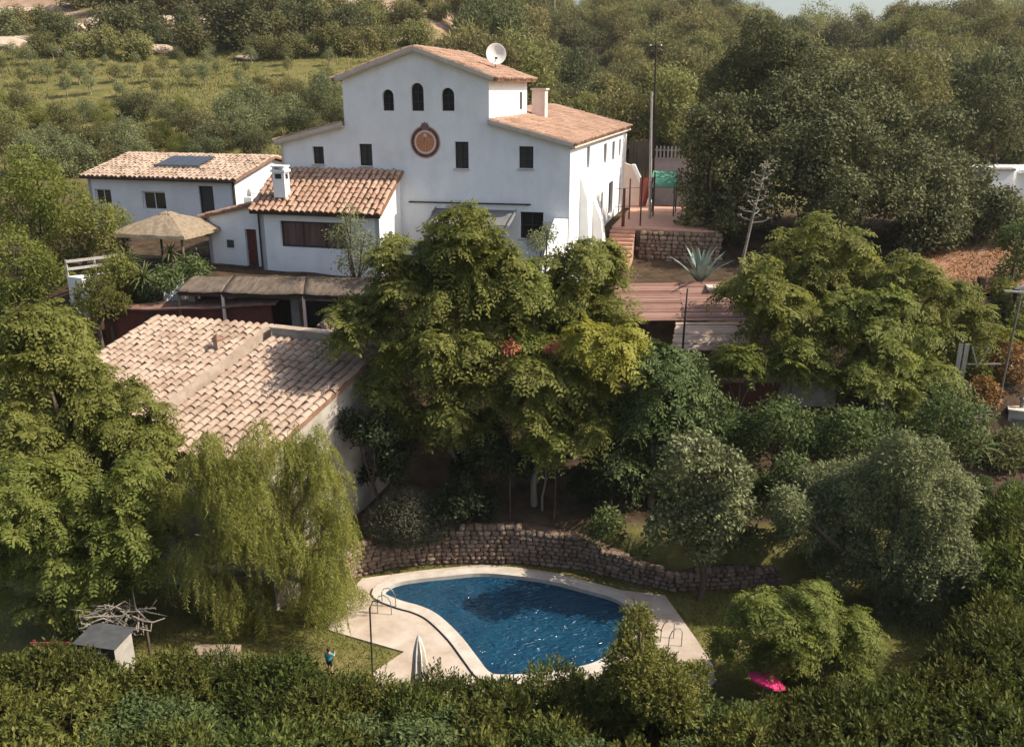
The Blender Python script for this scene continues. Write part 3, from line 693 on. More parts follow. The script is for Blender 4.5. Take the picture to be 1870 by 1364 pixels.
# sloping white parapet wall that runs down from the corner
pw = thing('parapet_wall', 'sloping white parapet wall running down from the corner of the farmhouse', 'wall', HO, HR)
b = MB(); b.prism([(-.75, -.1, B0), (-.75, -.1, 12.05), (-.75, -1.0, 11.7), (-.75, -3.4, 9.9), (-.75, -5.2, 9.1), (-.75, -7.2, 8.7), (-.75, -7.2, 5.8), (-.75, -.1, 5.8)], (.7, 0, 0))
fix_normals(b.build('parapet', M['plaster'], pw))

# satellite dish on the roof
dsh = thing('satellite_dish', 'round white satellite dish on the right roof slope of the farmhouse', 'satellite dish', HO + EX * -5.05 + EY * 4.2 + Vector((0, 0, 19.25)), HR)
b = MB(); b.tube([(0, 0, .0), (0, 0, .75)], .035, 8); b.build('mast', M['metal'], dsh)
b = MB(); prof = [(0.001, 0), (.2, .03), (.4, .10), (.55, .19), (.56, .2), (.55, .20), (.4, .12), (.2, .05), (0.001, .02)]
b.lathe(prof, n=28); d_ = b.build('reflector', M['dish'], dsh); d_.location = (0, -.08, .95); d_.rotation_euler = (R(82), 0, R(28))
b = MB(); b.tube([(0, -.1, .55), (.18, -.55, .75)], .02, 6); b.box((.12, -.64, .70), (.24, -.50, .80)); b.build('receiver_arm', M['dark_metal'], dsh)

# ------------------------------------------------------------------ front annex
ann = thing('annex', 'white annex with orange barrel tile roof in front of the farmhouse', 'house', HO, HR)
fa = lambda a, z, d: Vector((a, -3.05 + d, z))
hw = rect(-14.88, 10.47, -11.1, 11.85)
wall_holes('front_wall', rect(-16.05, 7.6, -9.25, 12.30), [hw], fa, M['plaster'], ann, .25)
wd = window(hw, fa, ann, .16, 'frame', 'curtain', 2, 0, .09)
b = MB(); b.prism([(-9.25, -3.05, 7.6), (-9.25, -.004, 7.6), (-9.25, -.004, 14.10), (-9.25, -3.05, 12.38)], (-.25, 0, 0)); fix_normals(b.build('side_wall', M['plaster'], ann))
b = MB(); b.prism([(-16.05, -3.05, 7.6), (-16.05, -.004, 7.6), (-16.05, -.004, 14.10), (-16.05, -3.05, 12.38)], (.25, 0, 0)); fix_normals(b.build('side_wall', M['plaster'], ann))
b = MB(); b.box((-9.24, -1.9, 9.6), (-9.225, -1.45, 11.3)); b.build('window', M['shutter'], ann)
dn = Vector((0, -3.35, -1.86)).normalized()
rf = slab('roof', [(-16.45, -.01, 14.28), (-9.0, -.01, 14.28), Vector((-9.0, -.01, 14.28)) + dn * 3.85, Vector((-16.45, -.01, 14.28)) + dn * 3.85], .12, M['tile_bed'], ann)
tiles(rf, Vector((-16.5, -.05, 14.29)), (1, 0, 0), dn, 22, 9, .34, .43, M['tile'], 300, 7)
b = MB(); b.bar((-16.4, -3.37, 12.27), (-9.05, -3.37, 12.27), .1, .14); b.build('eave_board', M['dark_wood'], ann)
b = MB(); b.tube([(-16.06, -3.12, 12.3), (-16.06, -3.12, 8.2)], .05, 8); b.build('downpipe', M['dark_metal'], ann)
# lower lean-to with door
fl = lambda a, z, d: Vector((a, -2.55 + d, z))
hd = rect(-17.30, 8.55, -16.62, 11.24)
wall_holes('lean_to_wall', [(-19.55, 7.4), (-16.051, 7.4), (-16.051, 12.62), (-19.55, 11.78)], [hd], fl, M['plaster'], ann, .3)
b = MB(); b.box((-17.3, -2.36, 8.55), (-16.62, -2.30, 11.24)); dr = b.build('door', M['dark_red'], ann)
b = MB(); b.bar((-17.22, -2.40, 9.9), (-17.22, -2.40, 10.1), .03); b.build('handle', M['metal'], dr)
b = MB(); b.prism([(-19.55, -2.55, 7.4), (-19.55, .8, 7.4), (-19.55, .8, 11.78), (-19.55, -2.55, 11.78)], (.2, 0, 0)); fix_normals(b.build('side_wall', M['plaster'], ann))
pr = slab('lean_to_roof', [(-19.8, -2.75, 11.84), (-16.06, -2.75, 12.74), (-16.06, .9, 12.74), (-19.8, .9, 11.84)], .13, M['tile_bed'], ann)
tiles(pr, (-16.06, -2.78, 12.75), (0, 1, 0), (-3.72, 0, -.90), 10, 9, .34, .43, M['tile'], 120, 8)
b = MB(); b.box((-18.42, -2.60, 10.2), (-18.02, -2.552, 10.62)); b.build('meter_box', M['grey_board'], ann)
cy = MB(); cy.box((-15.25, -2.75, 13.0), (-14.58, -2.2, 14.3)); cy.box((-15.32, -2.82, 14.3), (-14.51, -2.13, 14.43))
c_ = cy.build('chimney', M['plaster'], ann)
b = MB(); b.box((-15.10, -2.76, 13.97), (-14.74, -2.745, 14.22)); b.box((-14.585, -2.62, 13.95), (-14.57, -2.35, 14.22)); b.build('chimney_opening', M['dark_metal'], c_)
cb = MB(); cb.box((-15.25, -2.75, 14.43), (-15.15, -2.2, 14.56)); cb.box((-14.68, -2.75, 14.43), (-14.58, -2.2, 14.56)); cb.box((-15.3, -2.8, 14.56), (-14.53, -2.15, 14.63)); cb.build('chimney_cap', M['plaster'], c_)

# ------------------------------------------------------------------ left house
lh = thing('outbuilding', 'low white house with pale tiled roof and roof panel left of the farmhouse', 'house', HO, HR)
fz = lambda a, z, d: Vector((a, 4.0 + d, z))
lw = [rect(-31.9, 11.25, -30.68, 12.3), rect(-28.4, 11.07, -26.7, 12.24), rect(-24.25, 10.1, -23.25, 12.68)]
wall_holes('front_wall', rect(-32.3, 7.5, -21.7, 13.02), lw, fz, M['plaster'], lh, .25)
window(lw[0], fz, lh, .16, 'white_frame', 'glass', 1, 0, .08); window(lw[1], fz, lh, .16, 'white_frame', 'glass', 1, 0, .09)
window(lw[2], fz, lh, .1, 'frame', 'shutter', 0, 0, .08, 'door')
b = MB(); b.prism([(-21.7, 4.0, 7.5), (-21.7, 13.4, 7.5), (-21.7, 13.4, 13.02), (-21.7, 8.7, 14.0), (-21.7, 4.0, 13.02)], (-.25, 0, 0)); fix_normals(b.build('end_wall', M['plaster'], lh))
b = MB(); b.prism([(-32.05, 4.0, 7.5), (-32.05, 13.4, 7.5), (-32.05, 13.4, 13.02), (-32.05, 8.7, 14.0), (-32.05, 4.0, 13.02)], (-.25, 0, 0)); fix_normals(b.build('end_wall', M['plaster'], lh))
b = MB(); b.add([(-32.3, 13.4, 7.5), (-21.7, 13.4, 7.5), (-21.7, 13.4, 13.02), (-32.3, 13.4, 13.02)], [(0, 1, 2, 3)]); b.build('rear_wall', M['plaster'], lh)
d1 = Vector((0, -5.1, -1.07)); r1 = slab('roof', [(-32.6, 8.7, 14.20), (-21.35, 8.7, 14.20), Vector((-21.35, 8.7, 14.20)) + d1, Vector((-32.6, 8.7, 14.20)) + d1], .12, M['tile_bed'], lh)
tiles(r1, (-32.6, 8.7, 14.21), (1, 0, 0), d1, 33, 11, .34, .475, M['tile_old'], 0, 9)
d2 = Vector((0, 5.1, -1.07)); r2 = slab('roof', [(-32.6, 8.7, 14.20), (-21.35, 8.7, 14.20), Vector((-21.35, 8.7, 14.20)) + d2, Vector((-32.6, 8.7, 14.20)) + d2], .12, M['tile_bed'], lh)
tiles(r2, (-32.6, 8.7, 14.21), (1, 0, 0), d2, 33, 11, .34, .475, M['tile_old'], 0, 10)
b = MB(); b.tube([(-32.5, 3.55, 13.03), (-21.4, 3.55, 13.0)], .055, 8); b.build('gutter', M['dark_wood'], lh); b = MB(); b.tube([(-21.78, 3.93, 13.0), (-21.78, 3.93, 9)], .05, 8); b.build('downpipe', M['dark_wood'], lh)
b = MB()
p0 = Vector((-28.2, 5.5, 13.72)); up = -d1.normalized()
for k in range(3):
    q = [p0 + Vector((1.05 * k, 0, .07)), p0 + Vector((1.05 * k + 1.0, 0, .07)), p0 + Vector((1.05 * k + 1.0, 0, .07)) + up * 2.0, p0 + Vector((1.05 * k, 0, .07)) + up * 2.0]
    slab('roof_panel', q, .07, M['panel'], lh)
b.box((-28.3, 5.42, 13.62), (-25.0, 5.48, 13.80)); b.build('panel_rail', M['metal'], lh)
b = MB(); b.lathe([(.001, 0), (.15, .02), (.3, .08), (.3, .09), (.001, .02)], n=20); o = b.build('wall_dish', M['dish'], lh); o.location = (-21.45, 5.6, 12.3); o.rotation_euler = (0, R(70), R(-20))
b = MB(); b.box((-21.69, 4.9, 11.4), (-21.2, 5.7, 11.95)); b.build('air_conditioner', M['white_frame'], lh)
b = MB(); b.lathe([(.001, 0), (.18, 0), (.18, .03), (.001, .03)], n=16); o = b.build('fan_grille', M['dark_metal'], lh); o.location = (-21.19, 5.3, 11.68); o.rotation_euler = (0, R(90), 0)
# ------------------------------------------------------------------ near building with the skewed tile roof
nbld = thing('tiled_building', 'old building with weathered pale tile roof in two levels below the farmhouse', 'house', (0, 0, 0))
TL = G(293, 577, 8.55); TM = G(493, 595, 8.55); MBp = G(318, 726, 6.95)
e2 = (MBp - TM); e2n = e2.normalized(); e1 = (TM - TL); e1n = e1.normalized()
LD = 7.2
q = [TL - e1n * .2, TM, TM + e2n * LD, TL - e1n * .2 + e2n * LD]
ra = slab('roof', q, .16, M['tile_bed'], nbld)
na = int(round((e1.length + .2) / .385)); pa = (e1.length + .2) / na
tiles(ra, q[0] + Vector((0, 0, .004)), e1n, e2n, na, int(LD / .42), pa, .42, M['tile_old'], 300, 11)
SR = G(497, 614, 8.25); TRr = G(703, 637, 8.25); f1 = TRr - SR; f1n = f1.normalized()
q2 = [SR, TRr, TRr + e2n * 8.0, SR + e2n * 8.0]
rb = slab('roof', q2, .16, M['tile_bed'], nbld)
nb_ = int(round(f1.length / .385)); pb = f1.length / nb_
tiles(rb, q2[0] + Vector((0, 0, .004)), f1n, e2n, nb_, int(8.0 / .42), pb, .42, M['tile_old'], 300, 12)
# mortared step between the two roof levels and the ridge wall behind
b = MB(); b.prism([TM + Vector((0.02, 0, .10)), TM + Vector((.20, -.05, .10)), TM + Vector((.20, -.05, -.55)), TM + Vector((.02, 0, -.55))], e2n * (LD + .1)); fix_normals(b.build('roof_step', M['roof_step'], nbld))
b = MB(); bk = Vector((e1n.y * -1, e1n.x, 0))
b.prism([SR + Vector((0, 0, .35)), TRr + f1n * 2.0 + Vector((0, 0, .35)), TRr + f1n * 2.0 + Vector((0, 0, -.7)), SR + Vector((0, 0, -.7))], bk * .3); fix_normals(b.build('ridge_wall', M['plaster_old'], nbld))
b = MB(); b.prism([SR + Vector((-.05, 0, .36)) - bk * .08, TRr + f1n * 2.05 + Vector((0, 0, .36)) - bk * .08, TRr + f1n * 2.05 + Vector((0, 0, .43)) - bk * .08, SR + Vector((-.05, 0, .43)) - bk * .08], bk * .5); fix_normals(b.build('ridge_coping', M['roof_step'], nbld))
# walls under the roof
dnv = Vector((0, 0, -.17))
def wallq(name, a, b_, zb, m, t=.3):
    d = (b_ - a); d.z = 0; n = Vector((-d.y, d.x, 0)).normalized()
    w = MB(); w.prism([a, b_, Vector((b_.x, b_.y, zb)), Vector((a.x, a.y, zb))], n * t); return fix_normals(w.build(name, m, nbld))
i2 = e2n * .3
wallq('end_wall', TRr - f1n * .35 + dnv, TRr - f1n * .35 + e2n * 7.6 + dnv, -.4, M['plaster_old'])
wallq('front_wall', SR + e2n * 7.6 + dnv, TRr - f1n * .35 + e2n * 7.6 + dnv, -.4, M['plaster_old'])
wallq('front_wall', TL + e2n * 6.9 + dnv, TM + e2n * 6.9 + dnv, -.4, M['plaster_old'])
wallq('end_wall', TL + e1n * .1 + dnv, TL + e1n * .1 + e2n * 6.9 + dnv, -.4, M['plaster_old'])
# dark doorway and window on the end wall
ew = TRr - f1n * .35; nrm = Vector((-e2n.y, e2n.x, 0)).normalized(); nrm = nrm if nrm.x > 0 else -nrm
for s, w, z0, z1, nm in ((1.2, 1.0, 2.0, 4.6, 'door'), (3.9, .9, 3.6, 5.0, 'window')):
    a = ew + e2n * s; d = Vector((e2n.x, e2n.y, 0)).normalized() * w; b = MB()
    b.prism([Vector((a.x, a.y, z0)), Vector((a.x, a.y, z0)) + d, Vector((a.x, a.y, z1)) + d, Vector((a.x, a.y, z1))], nrm * .05); fix_normals(b.build(nm, M['dark_wood'], nbld))
# roof vent
vp = G(398, 634, 8.05); vp.z = TM.z + (vp - TM).dot(Vector((e2n.x, e2n.y, 0)).normalized()) * (e2n.z / math.hypot(e2n.x, e2n.y)) + .1
b = MB(); b.box((-.13, -.13, -.2), (.13, .13, .42)); o = b.build('roof_vent', M['tile_old'], nbld); o.location = vp; o.rotation_euler = (0, 0, R(-30))
b2 = MB(); b2.add([(-.2, -.2, .42), (.2, -.2, .42), (.2, .2, .42), (-.2, .2, .42), (0, 0, .68)], [(0, 1, 4), (1, 2, 4), (2, 3, 4), (3, 0, 4), (3, 2, 1, 0)]); b2.build('vent_cap', M['tile_bed'], o)

# ------------------------------------------------------------------ shed with rusty sheet roof behind it
sh = thing('shed', 'dark red shed under a low rusty brown sheet roof', 'shed', (0, 0, 0))
a, b_, c, d = Q(172, 563, 40.5), Q(330, 549, 41.9), Q(505, 586, 39.6), Q(292, 577, 39.7)
c.z = 9.0; 
b = MB(); nseg = 10; vs = []
for k in range(nseg + 1):
    t = k / nseg; p = a.lerp(c, t); r_ = b_.lerp(c + Vector((.3, 1.6, .5)), t); sag = -.12 * math.sin(math.pi * t) + .03 * math.sin(t * 17)
    vs += [p + Vector((0, 0, sag)), r_ + Vector((0, 0, sag + .03 * math.sin(t * 11)))]
b.add(vs, [(2 * k, 2 * k + 2, 2 * k + 3, 2 * k + 1) for k in range(nseg)]); o = b.build('roof', M['rust_sheet'], sh)
sm = o.modifiers.new('thick', 'SOLIDIFY'); sm.thickness = .08
b = MB(); p0 = a + Vector((.3, .15, -.15)); p1 = c + Vector((-.3, .3, -.15))
b.prism([p0, p1, Vector((p1.x, p1.y, 4.5)), Vector((p0.x, p0.y, 4.5))], (.03, .15, 0)); fix_normals(b.build('wall', M['redwall'], sh))
b = MB(); p2 = b_ + Vector((0, -.1, -.2)); b.prism([p0, p2, Vector((p2.x, p2.y, 4.5)), Vector((p0.x, p0.y, 4.5))], (.15, 0, 0)); fix_normals(b.build('wall', M['redwall'], sh))
for t in (.05, .3):
    b = MB(); p = p0.lerp(p1, t); b.bar((p.x, p.y - .1, p.z), (p.x, p.y - .1, 4.5), .14); b.build('post', M['dark_wood'], sh)

# ------------------------------------------------------------------ long reed pergola
pg = thing('reed_pergola', 'long low pergola roofed with grey brown reed mats below the annex', 'pergola', (0, 0, 0))
pa_ = Q(322, 531, 40.2); pb_ = Q(700, 540, 38.6); pc_ = Q(352, 503, 42.4); pd_ = Q(690, 505, 40.8)
def reed_section(t0, t1):
    b = MB(); n1, n2 = 14, 5; vs = []
    rng = random.Random(int(t0 * 100))
    for i in range(n1 + 1):
        t = t0 + (t1 - t0) * i / n1
        for j in range(n2 + 1):
            s = j / n2; p = pa_.lerp(pb_, t).lerp(pc_.lerp(pd_, t), s)
            vs.append(p + Vector((0, 0, -.05 * math.sin(math.pi * i / n1) + .04 * math.sin(math.pi * s) + rng.uniform(-.025, .025))))
    b.add(vs, [(i * (n2 + 1) + j, (i + 1) * (n2 + 1) + j, (i + 1) * (n2 + 1) + j + 1, i * (n2 + 1) + j + 1) for i in range(n1) for j in range(n2)], True)
    o = b.build('reed_mat', M['reed'], pg); s_ = o.modifiers.new('thick', 'SOLIDIFY'); s_.thickness = .06; s_.offset = -1
for t0, t1 in ((0, .225), (.23, .62), (.625, 1.0)): reed_section(t0, t1)
b = MB(); b.bar(pa_ + Vector((0, .1, -.18)), pb_ + Vector((0, .1, -.18)), .12, .14); b.bar(pc_ + Vector((0, -.1, -.18)), pd_ + Vector((0, -.1, -.18)), .12, .14); b.build('beam', M['dark_wood'], pg)
for t in (.005, .225, .62, .99):
    p = pa_.lerp(pb_, t); b = MB(); b.bar((p.x, p.y + .1, p.z - .15), (p.x, p.y + .1, 5.4), .12); b.build('post', M['pole_wood'] if t not in (.225, .62) else M['pink_plaster'], pg)
# bar wall under the pergola
bw = thing('bar_wall', 'plastered bar front with dark openings under the reed pergola', 'wall', (0, 0, 0))
w0 = pa_ + Vector((.1, 1.1, 0)); w1 = pb_ + Vector((0, 1.1, 0)); wd_ = (w1 - w0); wd_.z = 0; wl_ = wd_.length; wd_.normalize(); wn_ = Vector((-wd_.y, wd_.x, 0))
w3 = lambda a, z, d: Vector((w0.x, w0.y, 0)) + wd_ * a + wn_ * d + Vector((0, 0, z))
oh = [rect(.35, 7.2, 2.0, 9.05), rect(3.4, 7.4, 5.2, 8.95), rect(5.6, 7.4, 7.9, 8.95)]
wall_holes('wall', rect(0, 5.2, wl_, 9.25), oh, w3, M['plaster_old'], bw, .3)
for h in oh:
    b = MB(); b.add([w3(x, z, .5) for x, z in h], [(0, 1, 2, 3)]); b.build('opening', M['dark_wood'], bw)
    b = MB(); b.box((0, 0, 0), (h[1][0] - h[0][0], .35, .08), Matrix.Translation(w3(h[0][0], h[0][1], -.1)) @ Matrix.Rotation(math.atan2(wd_.y, wd_.x), 4, 'Z')); b.build('counter', M['dark_wood'], bw)
b = MB(); b.box((0, 0, 0), (.55, .06, .4), Matrix.Translation(w3(2.45, 8.2, -.06)) @ Matrix.Rotation(math.atan2(wd_.y, wd_.x), 4, 'Z')); b.build('notice_board', M['white_frame'], bw)
# pale blue wall stub at its left end
bs_ = thing('blue_wall', 'pale blue plastered wall stub at the left end of the reed pergola', 'wall', (0, 0, 0))
x0, x1 = Q(296, 520, 41.5), Q(330, 512, 42.2); b = MB(); b.prism([x0, x1, Vector((x1.x, x1.y, 5.5)), Vector((x0.x, x0.y, 5.5))], (.05, .25, 0)); fix_normals(b.build('wall', M['bluewall'], bs_))

# ------------------------------------------------------------------ thatched pavilion
def pavilion(apex, hw_, hd_, drop, zb, name, label, m):
    t = thing(name, label, 'pavilion', (apex.x, apex.y, zb), -PSI)
    h = apex.z - zb; n = 10; b = MB(); rings = [(0.03, 0.0), (.14, .10), (.16, .16), (.45, .42), (.75, .72), (1.0, 1.0), (1.02, 1.16)]
    vs = []; per = []
    for s in range(4 * n):
        e, f = divmod(s, n); f = f / n * 2 - 1
        per.append([(f, -1), (1, f), (-f, 1), (-1, -f)][e])
    rng = random.Random(4)
    for r, dz in rings:
        for x, y in per: vs.append((x * r * hw_, y * r * hd_, h - dz * drop + rng.uniform(-.02, .02)))
    k = len(per)
    b.add(vs, [(i * k + j, i * k + (j + 1) % k, (i + 1) * k + (j + 1) % k, (i + 1) * k + j) for i in range(len(rings) - 1) for j in range(k)])
    o = b.build('thatch_canopy', m, t); s_ = o.modifiers.new('thick', 'SOLIDIFY'); s_.thickness = .07
    for x in (-.82, .82):
        for y in (-.82, .82):
            b = MB(); b.tube([(x * hw_, y * hd_, 0), (x * hw_, y * hd_, h - drop * .85)], .07, 8); b.build('post', M['pole_wood'], t)
    b = MB(); b.bar((-hw_ * .8, -hd_ * .82, .95), (hw_ * .8, -hd_ * .82, .95), .06, .09); b.bar((-hw_ * .8, -hd_ * .82, .5), (hw_ * .8, -hd_ * .82, .5), .06, .07); b.build('rail', M['pole_wood'], t)
    return t
ap = Q(306, 388, 47.0); pavilion(ap, 2.15, 1.9, .95, 9.15, 'thatched_pavilion', 'square pavilion with beige thatched canopy beside the low white house', M['thatch'])
def terrace_table(p, name, label, rz):
    t = thing(name, label, 'table', p, rz)
    b = MB(); b.box((-.9, -.35, .70), (.9, .35, .76)); b.build('table_top', M['pole_wood'], t)
    for x in (-.75, .75):
        b = MB(); b.bar((x, -.28, 0), (x, .28, .7), .06); b.bar((x, .28, 0), (x, -.28, .7), .06); b.build('leg', M['pole_wood'], t)
    for y in (-.65, .65):
        b = MB(); b.box((-.9, y - .13, .42), (.9, y + .13, .46)); b.build('bench', M['pole_wood'], t)
p = Q(330, 470, 46.5); terrace_table((p.x, p.y, 9.15), 'picnic_table', 'wooden picnic table under the thatched pavilion', -PSI)
# white planter wall with timber rails at the left
pl = thing('terrace_planter', 'white terrace wall corner topped by a timber rail frame at the left', 'wall', (0, 0, 0))
p0 = Q(122, 505, 42.0); p1 = Q(192, 497, 43.5)
b = MB(); b.prism([p0, p1, p1 + Vector((.6, -.2, 0)), p0 + Vector((.9, -.4, 0))], (0, 0, -2.6)); fix_normals(b.build('wall', M['plaster'], pl))
for k, hz in enumerate((.35, .72)):
    b = MB(); b.bar(p0 + Vector((.05, 0, hz)), p1 + Vector((1.0, .2, hz + .12)), .10, .12); b.build('rail', M['pole_grey'], pl)
for t in (.03, .75):
    q_ = p0.lerp(p1, t); b = MB(); b.bar(q_, q_ + Vector((0, 0, .8)), .09); b.build('post', M['pole_grey'], pl)

# ------------------------------------------------------------------ stone heap by the pergola, white parasol on the terrace
def parasol(name, label, base, h, r, m, n=8, tilt=(0, 0), drop=.28, group=None, closed=False):
    t = thing(name, label, 'parasol', base, 0, group)
    b = MB(); b.tube([(0, 0, 0), (0, 0, h)], .028, 8); b.build('pole', M['pole_grey'], t)
    b = MB(); b.lathe([(.001, .0), (.24, .0), (.24, .06), (.06, .09), (.001, .09)], n=16); b.build('base', M['metal'], t)
    b = MB()
    if closed:
        vs = []; prof = [(.02, h), (.09, h - .15), (.17, h - .6), (.20, h - 1.1), (.25, h - 1.6), (.27, h - 1.75)]; k = 16
        for r_, z in prof:
            for j in range(k):
                a = 2 * math.pi * j / k; rr = r_ * (1 + (.28 if j % 2 else -.22) * min(1, (h - z) * 1.2)); vs.append((rr * math.cos(a), rr * math.sin(a), z))
        b.add(vs, [(i * k + j, i * k + (j + 1) % k, (i + 1) * k + (j + 1) % k, (i + 1) * k + j) for i in range(len(prof) - 1) for j in range(k)])
        b.build('folded_canopy', m, t)
        b = MB(); b.lathe([(.175, h - .82), (.185, h - .86), (.185, h - .90), (.175, h - .92)], n=14); b.build('tie', M['pole_grey'], t)
    else:
        vs = [(0, 0, h)]; k = n * 3
        for ri, dz in ((.35, .30), (.7, .64), (1.0, 1.0), (1.0, 1.35)):
            for j in range(k):
                a = 2 * math.pi * j / k + math.pi / n; c = math.cos(math.pi / n) / math.cos(((a - math.pi / n) % (2 * math.pi / n)) - math.pi / n)
                vs.append((r * ri * c * math.cos(a), r * ri * c * math.sin(a), h - drop * r * dz - (.03 * r if (j % 3) and ri > .6 else 0)))
        fs = [(0, 1 + j, 1 + (j + 1) % k) for j in range(k)]
        for q_ in range(3): fs += [(1 + q_ * k + j, 1 + (q_ + 1) * k + j, 1 + (q_ + 1) * k + (j + 1) % k, 1 + q_ * k + (j + 1) % k) for j in range(k)]
        b.add(vs, fs); b.build('canopy', m, t)
        rb_ = MB()
        for j in range(n):
            a = 2 * math.pi * j / n + math.pi / n; rb_.tube([(0, 0, h - .05), (r * .97 * math.cos(a), r * .97 * math.sin(a), h - drop * r - .04)], .012, 5)
        rb_.build('rib', M['pole_grey'], t)
    t.rotation_euler = (tilt[0], tilt[1], 0)
    return t
aw2 = thing('facade_awning', 'pale grey canvas awning stretched below the rail on the facade', 'awning', HO, HR)
bb = MB(); vs = []
for i in range(13):
    for j in range(6):
        s, t = i / 12, j / 5; vs.append((-7.25 + 4.5 * s, -.15 - 1.9 * t, 12.38 - .62 * t - .10 * math.sin(math.pi * t) + .03 * math.sin(s * 19) * t))
bb.add(vs, [(i * 6 + j, (i + 1) * 6 + j, (i + 1) * 6 + j + 1, i * 6 + j + 1) for i in range(12) for j in range(5)], True); o = bb.build('canvas', M['grey_canvas'], aw2); s_ = o.modifiers.new('t', 'SOLIDIFY'); s_.thickness = .02
for x in (-7.2, -2.8):
    bb = MB(); bb.tube([(x, -.12, 12.45), (x, -2.05, 11.86)], .03, 6); bb.build('arm', M['metal'], aw2)
bb = MB(); bb.tube([(-7.3, -2.06, 11.86), (-2.7, -2.06, 11.86)], .035, 7); bb.build('front_bar', M['metal'], aw2)
p = Q(768, 1190, 22.6); g = G(768, 1262, 0.05); g = Vector((g.x, g.y, .05)); parasol('folded_parasol', 'folded cream parasol standing on the pool deck behind the hedge', (g.x, g.y, .05), 2.1, .25, M['cream_cloth'], closed=True)
g = G(1378, 1312, 0.0); parasol('pink_parasol', 'small pink parasol tilted in the shade under the lower right trees', (g.x, g.y, 0), 1.5, .6, M['pink_cloth'], 6, (R(-12), R(16)), .32)

# ------------------------------------------------------------------ pergola terrace on the right
pt = thing('plank_pergola', 'pergola with sloping roof of red brown planks right of the centre trees', 'pergola', (0, 0, 0))
A = Q(1110, 518, 44.2); Bq = Q(1500, 512, 43.6); Cq = Q(1130, 586, 41.2); D = Q(1480, 584, 40.8)
def onp(s, t): return A.lerp(Bq, s).lerp(Cq.lerp(D, s), t)
npk = 22; rng = random.Random(9)
for i in range(npk):
    for k, (s0, s1) in enumerate(((0, .335), (.34, .67), (.675, 1.0))):
        t0, t1 = (i + .03) / npk, (i + .94) / npk; j = rng.uniform(-.012, .012)
        s0_ = s0 + rng.uniform(-.006, .004); s1_ = s1 + rng.uniform(-.004, .006)
        q_ = [onp(s0_, t0), onp(s1_, t0), onp(s1_, t1), onp(s0_, t1)]
        q_ = [v + Vector((0, 0, j)) for v in q_]
        slab('plank', q_, .04, M['red_plank'], pt)
for s in (.0, .335, .67, 1.0):
    b = MB(); b.bar(onp(s, -.02) - Vector((0, 0, .11)), onp(s, 1.02) - Vector((0, 0, .11)), .10, .12); b.build('rafter', M['dark_red'], pt)
    for t in (.03, .97):
        p = onp(s, t); b = MB(); b.bar((p.x, p.y, p.z - .15), (p.x, p.y, zgf(p.x, p.y) - .1), .13); b.build('post', M['dark_red'], pt)
aw = thing('awning_canopy', 'flat beige cane awning with pale edge beam below the plank pergola', 'awning', (0, 0, 0))
a0, a1, a2, a3 = Q(1235, 588, 40.9), Q(1372, 588, 40.6), Q(1362, 640, 38.4), Q(1225, 640, 38.7)
rng = random.Random(31)
for k in range(24):
    t0, t1 = (k + .06) / 24, (k + .93) / 24; j = rng.uniform(-.015, .015); sg = -.05 * math.sin(math.pi * ((k / 8) % 1))
    slab('cane_slat', [a0.lerp(a3, t0) + Vector((rng.uniform(-.05, .05), 0, j + sg)), a1.lerp(a2, t0) + Vector((rng.uniform(-.05, .03), 0, j + sg)), a1.lerp(a2, t1) + Vector((0, 0, j + sg)), a0.lerp(a3, t1) + Vector((0, 0, j + sg))], .025, M['awning'], aw)
b = MB(); b.bar(a1 + Vector((.05, 0, .04)), a2 + Vector((.05, 0, .04)), .10, .10); b.build('edge_beam', M['mortar'], aw)
b = MB(); b.bar(a3 + Vector((0, 0, -.08)), a2 + Vector((0, 0, -.08)), .12, .16); b.bar(a0 + Vector((0, 0, -.1)), a1 + Vector((0, 0, -.1)), .1, .12); b.build('cross_beam', M['dark_red'], aw)
for p in (a2, a3, a0, a1):
    b = MB(); b.bar((p.x, p.y, p.z - .1), (p.x, p.y, zgf(p.x, p.y) - .1), .11); b.build('post', M['dark_red'], aw)
# low terrace wall with pale coping in front of the awning
lw_ = thing('terrace_wall', 'low red terrace wall with pale ledge below the awning', 'wall', (0, 0, 0))
p0, p1 = Q(1180, 735, 37.4), Q(1420, 732, 37.0); b = MB(); b.prism([Vector((p0.x, p0.y, 3)), Vector((p1.x, p1.y, 3)), Vector((p1.x, p1.y, 5.9)), Vector((p0.x, p0.y, 5.9))], (.05, .3, 0)); fix_normals(b.build('wall', M['redwall'], lw_))
b = MB(); b.box((p0.x, p0.y - .12, 5.9), (p1.x + .1, p0.y + .4, 6.0)); b.build('ledge', M['terracotta'], lw_)
# white rendered bench wall further right
bwl = thing('bench_wall', 'broken white rendered wall behind the small umbrella shaped trees', 'wall', (0, 0, 0))
b = MB(); rng = random.Random(2)
for k in range(7):
    u = 1420 + k * 17; p = Q(u, 700 + rng.uniform(-10, 12), 37.2); b.box((p.x - .22, p.y, 4.2), (p.x + .2, p.y + .4, p.z + rng.uniform(-.1, .1)))
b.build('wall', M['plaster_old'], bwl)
ps = thing('wood_post', 'slim dark standing post in front of the plank pergola', 'post', tuple(Q(1248, 606, 38.2)))
b = MB(); b.tube([(0, 0, -2.5), (0.02, 0, .3), (.06, 0, 2.0)], [.06, .05, .03], 7); b.build('post', M['dark_metal'], ps)
hd_ = thing('hatch_box', 'small pale box with lid on the upper edge of the plank roof', 'box', tuple(Q(1312, 534, 43.4)))
b = MB(); b.box((-.5, -.35, -.3), (.5, .35, .22)); b.build('box', M['pink_plaster'], hd_); b = MB(); b.box((-.62, -.45, .22), (.62, .45, .34)); b.build('lid', M['mortar'], hd_)

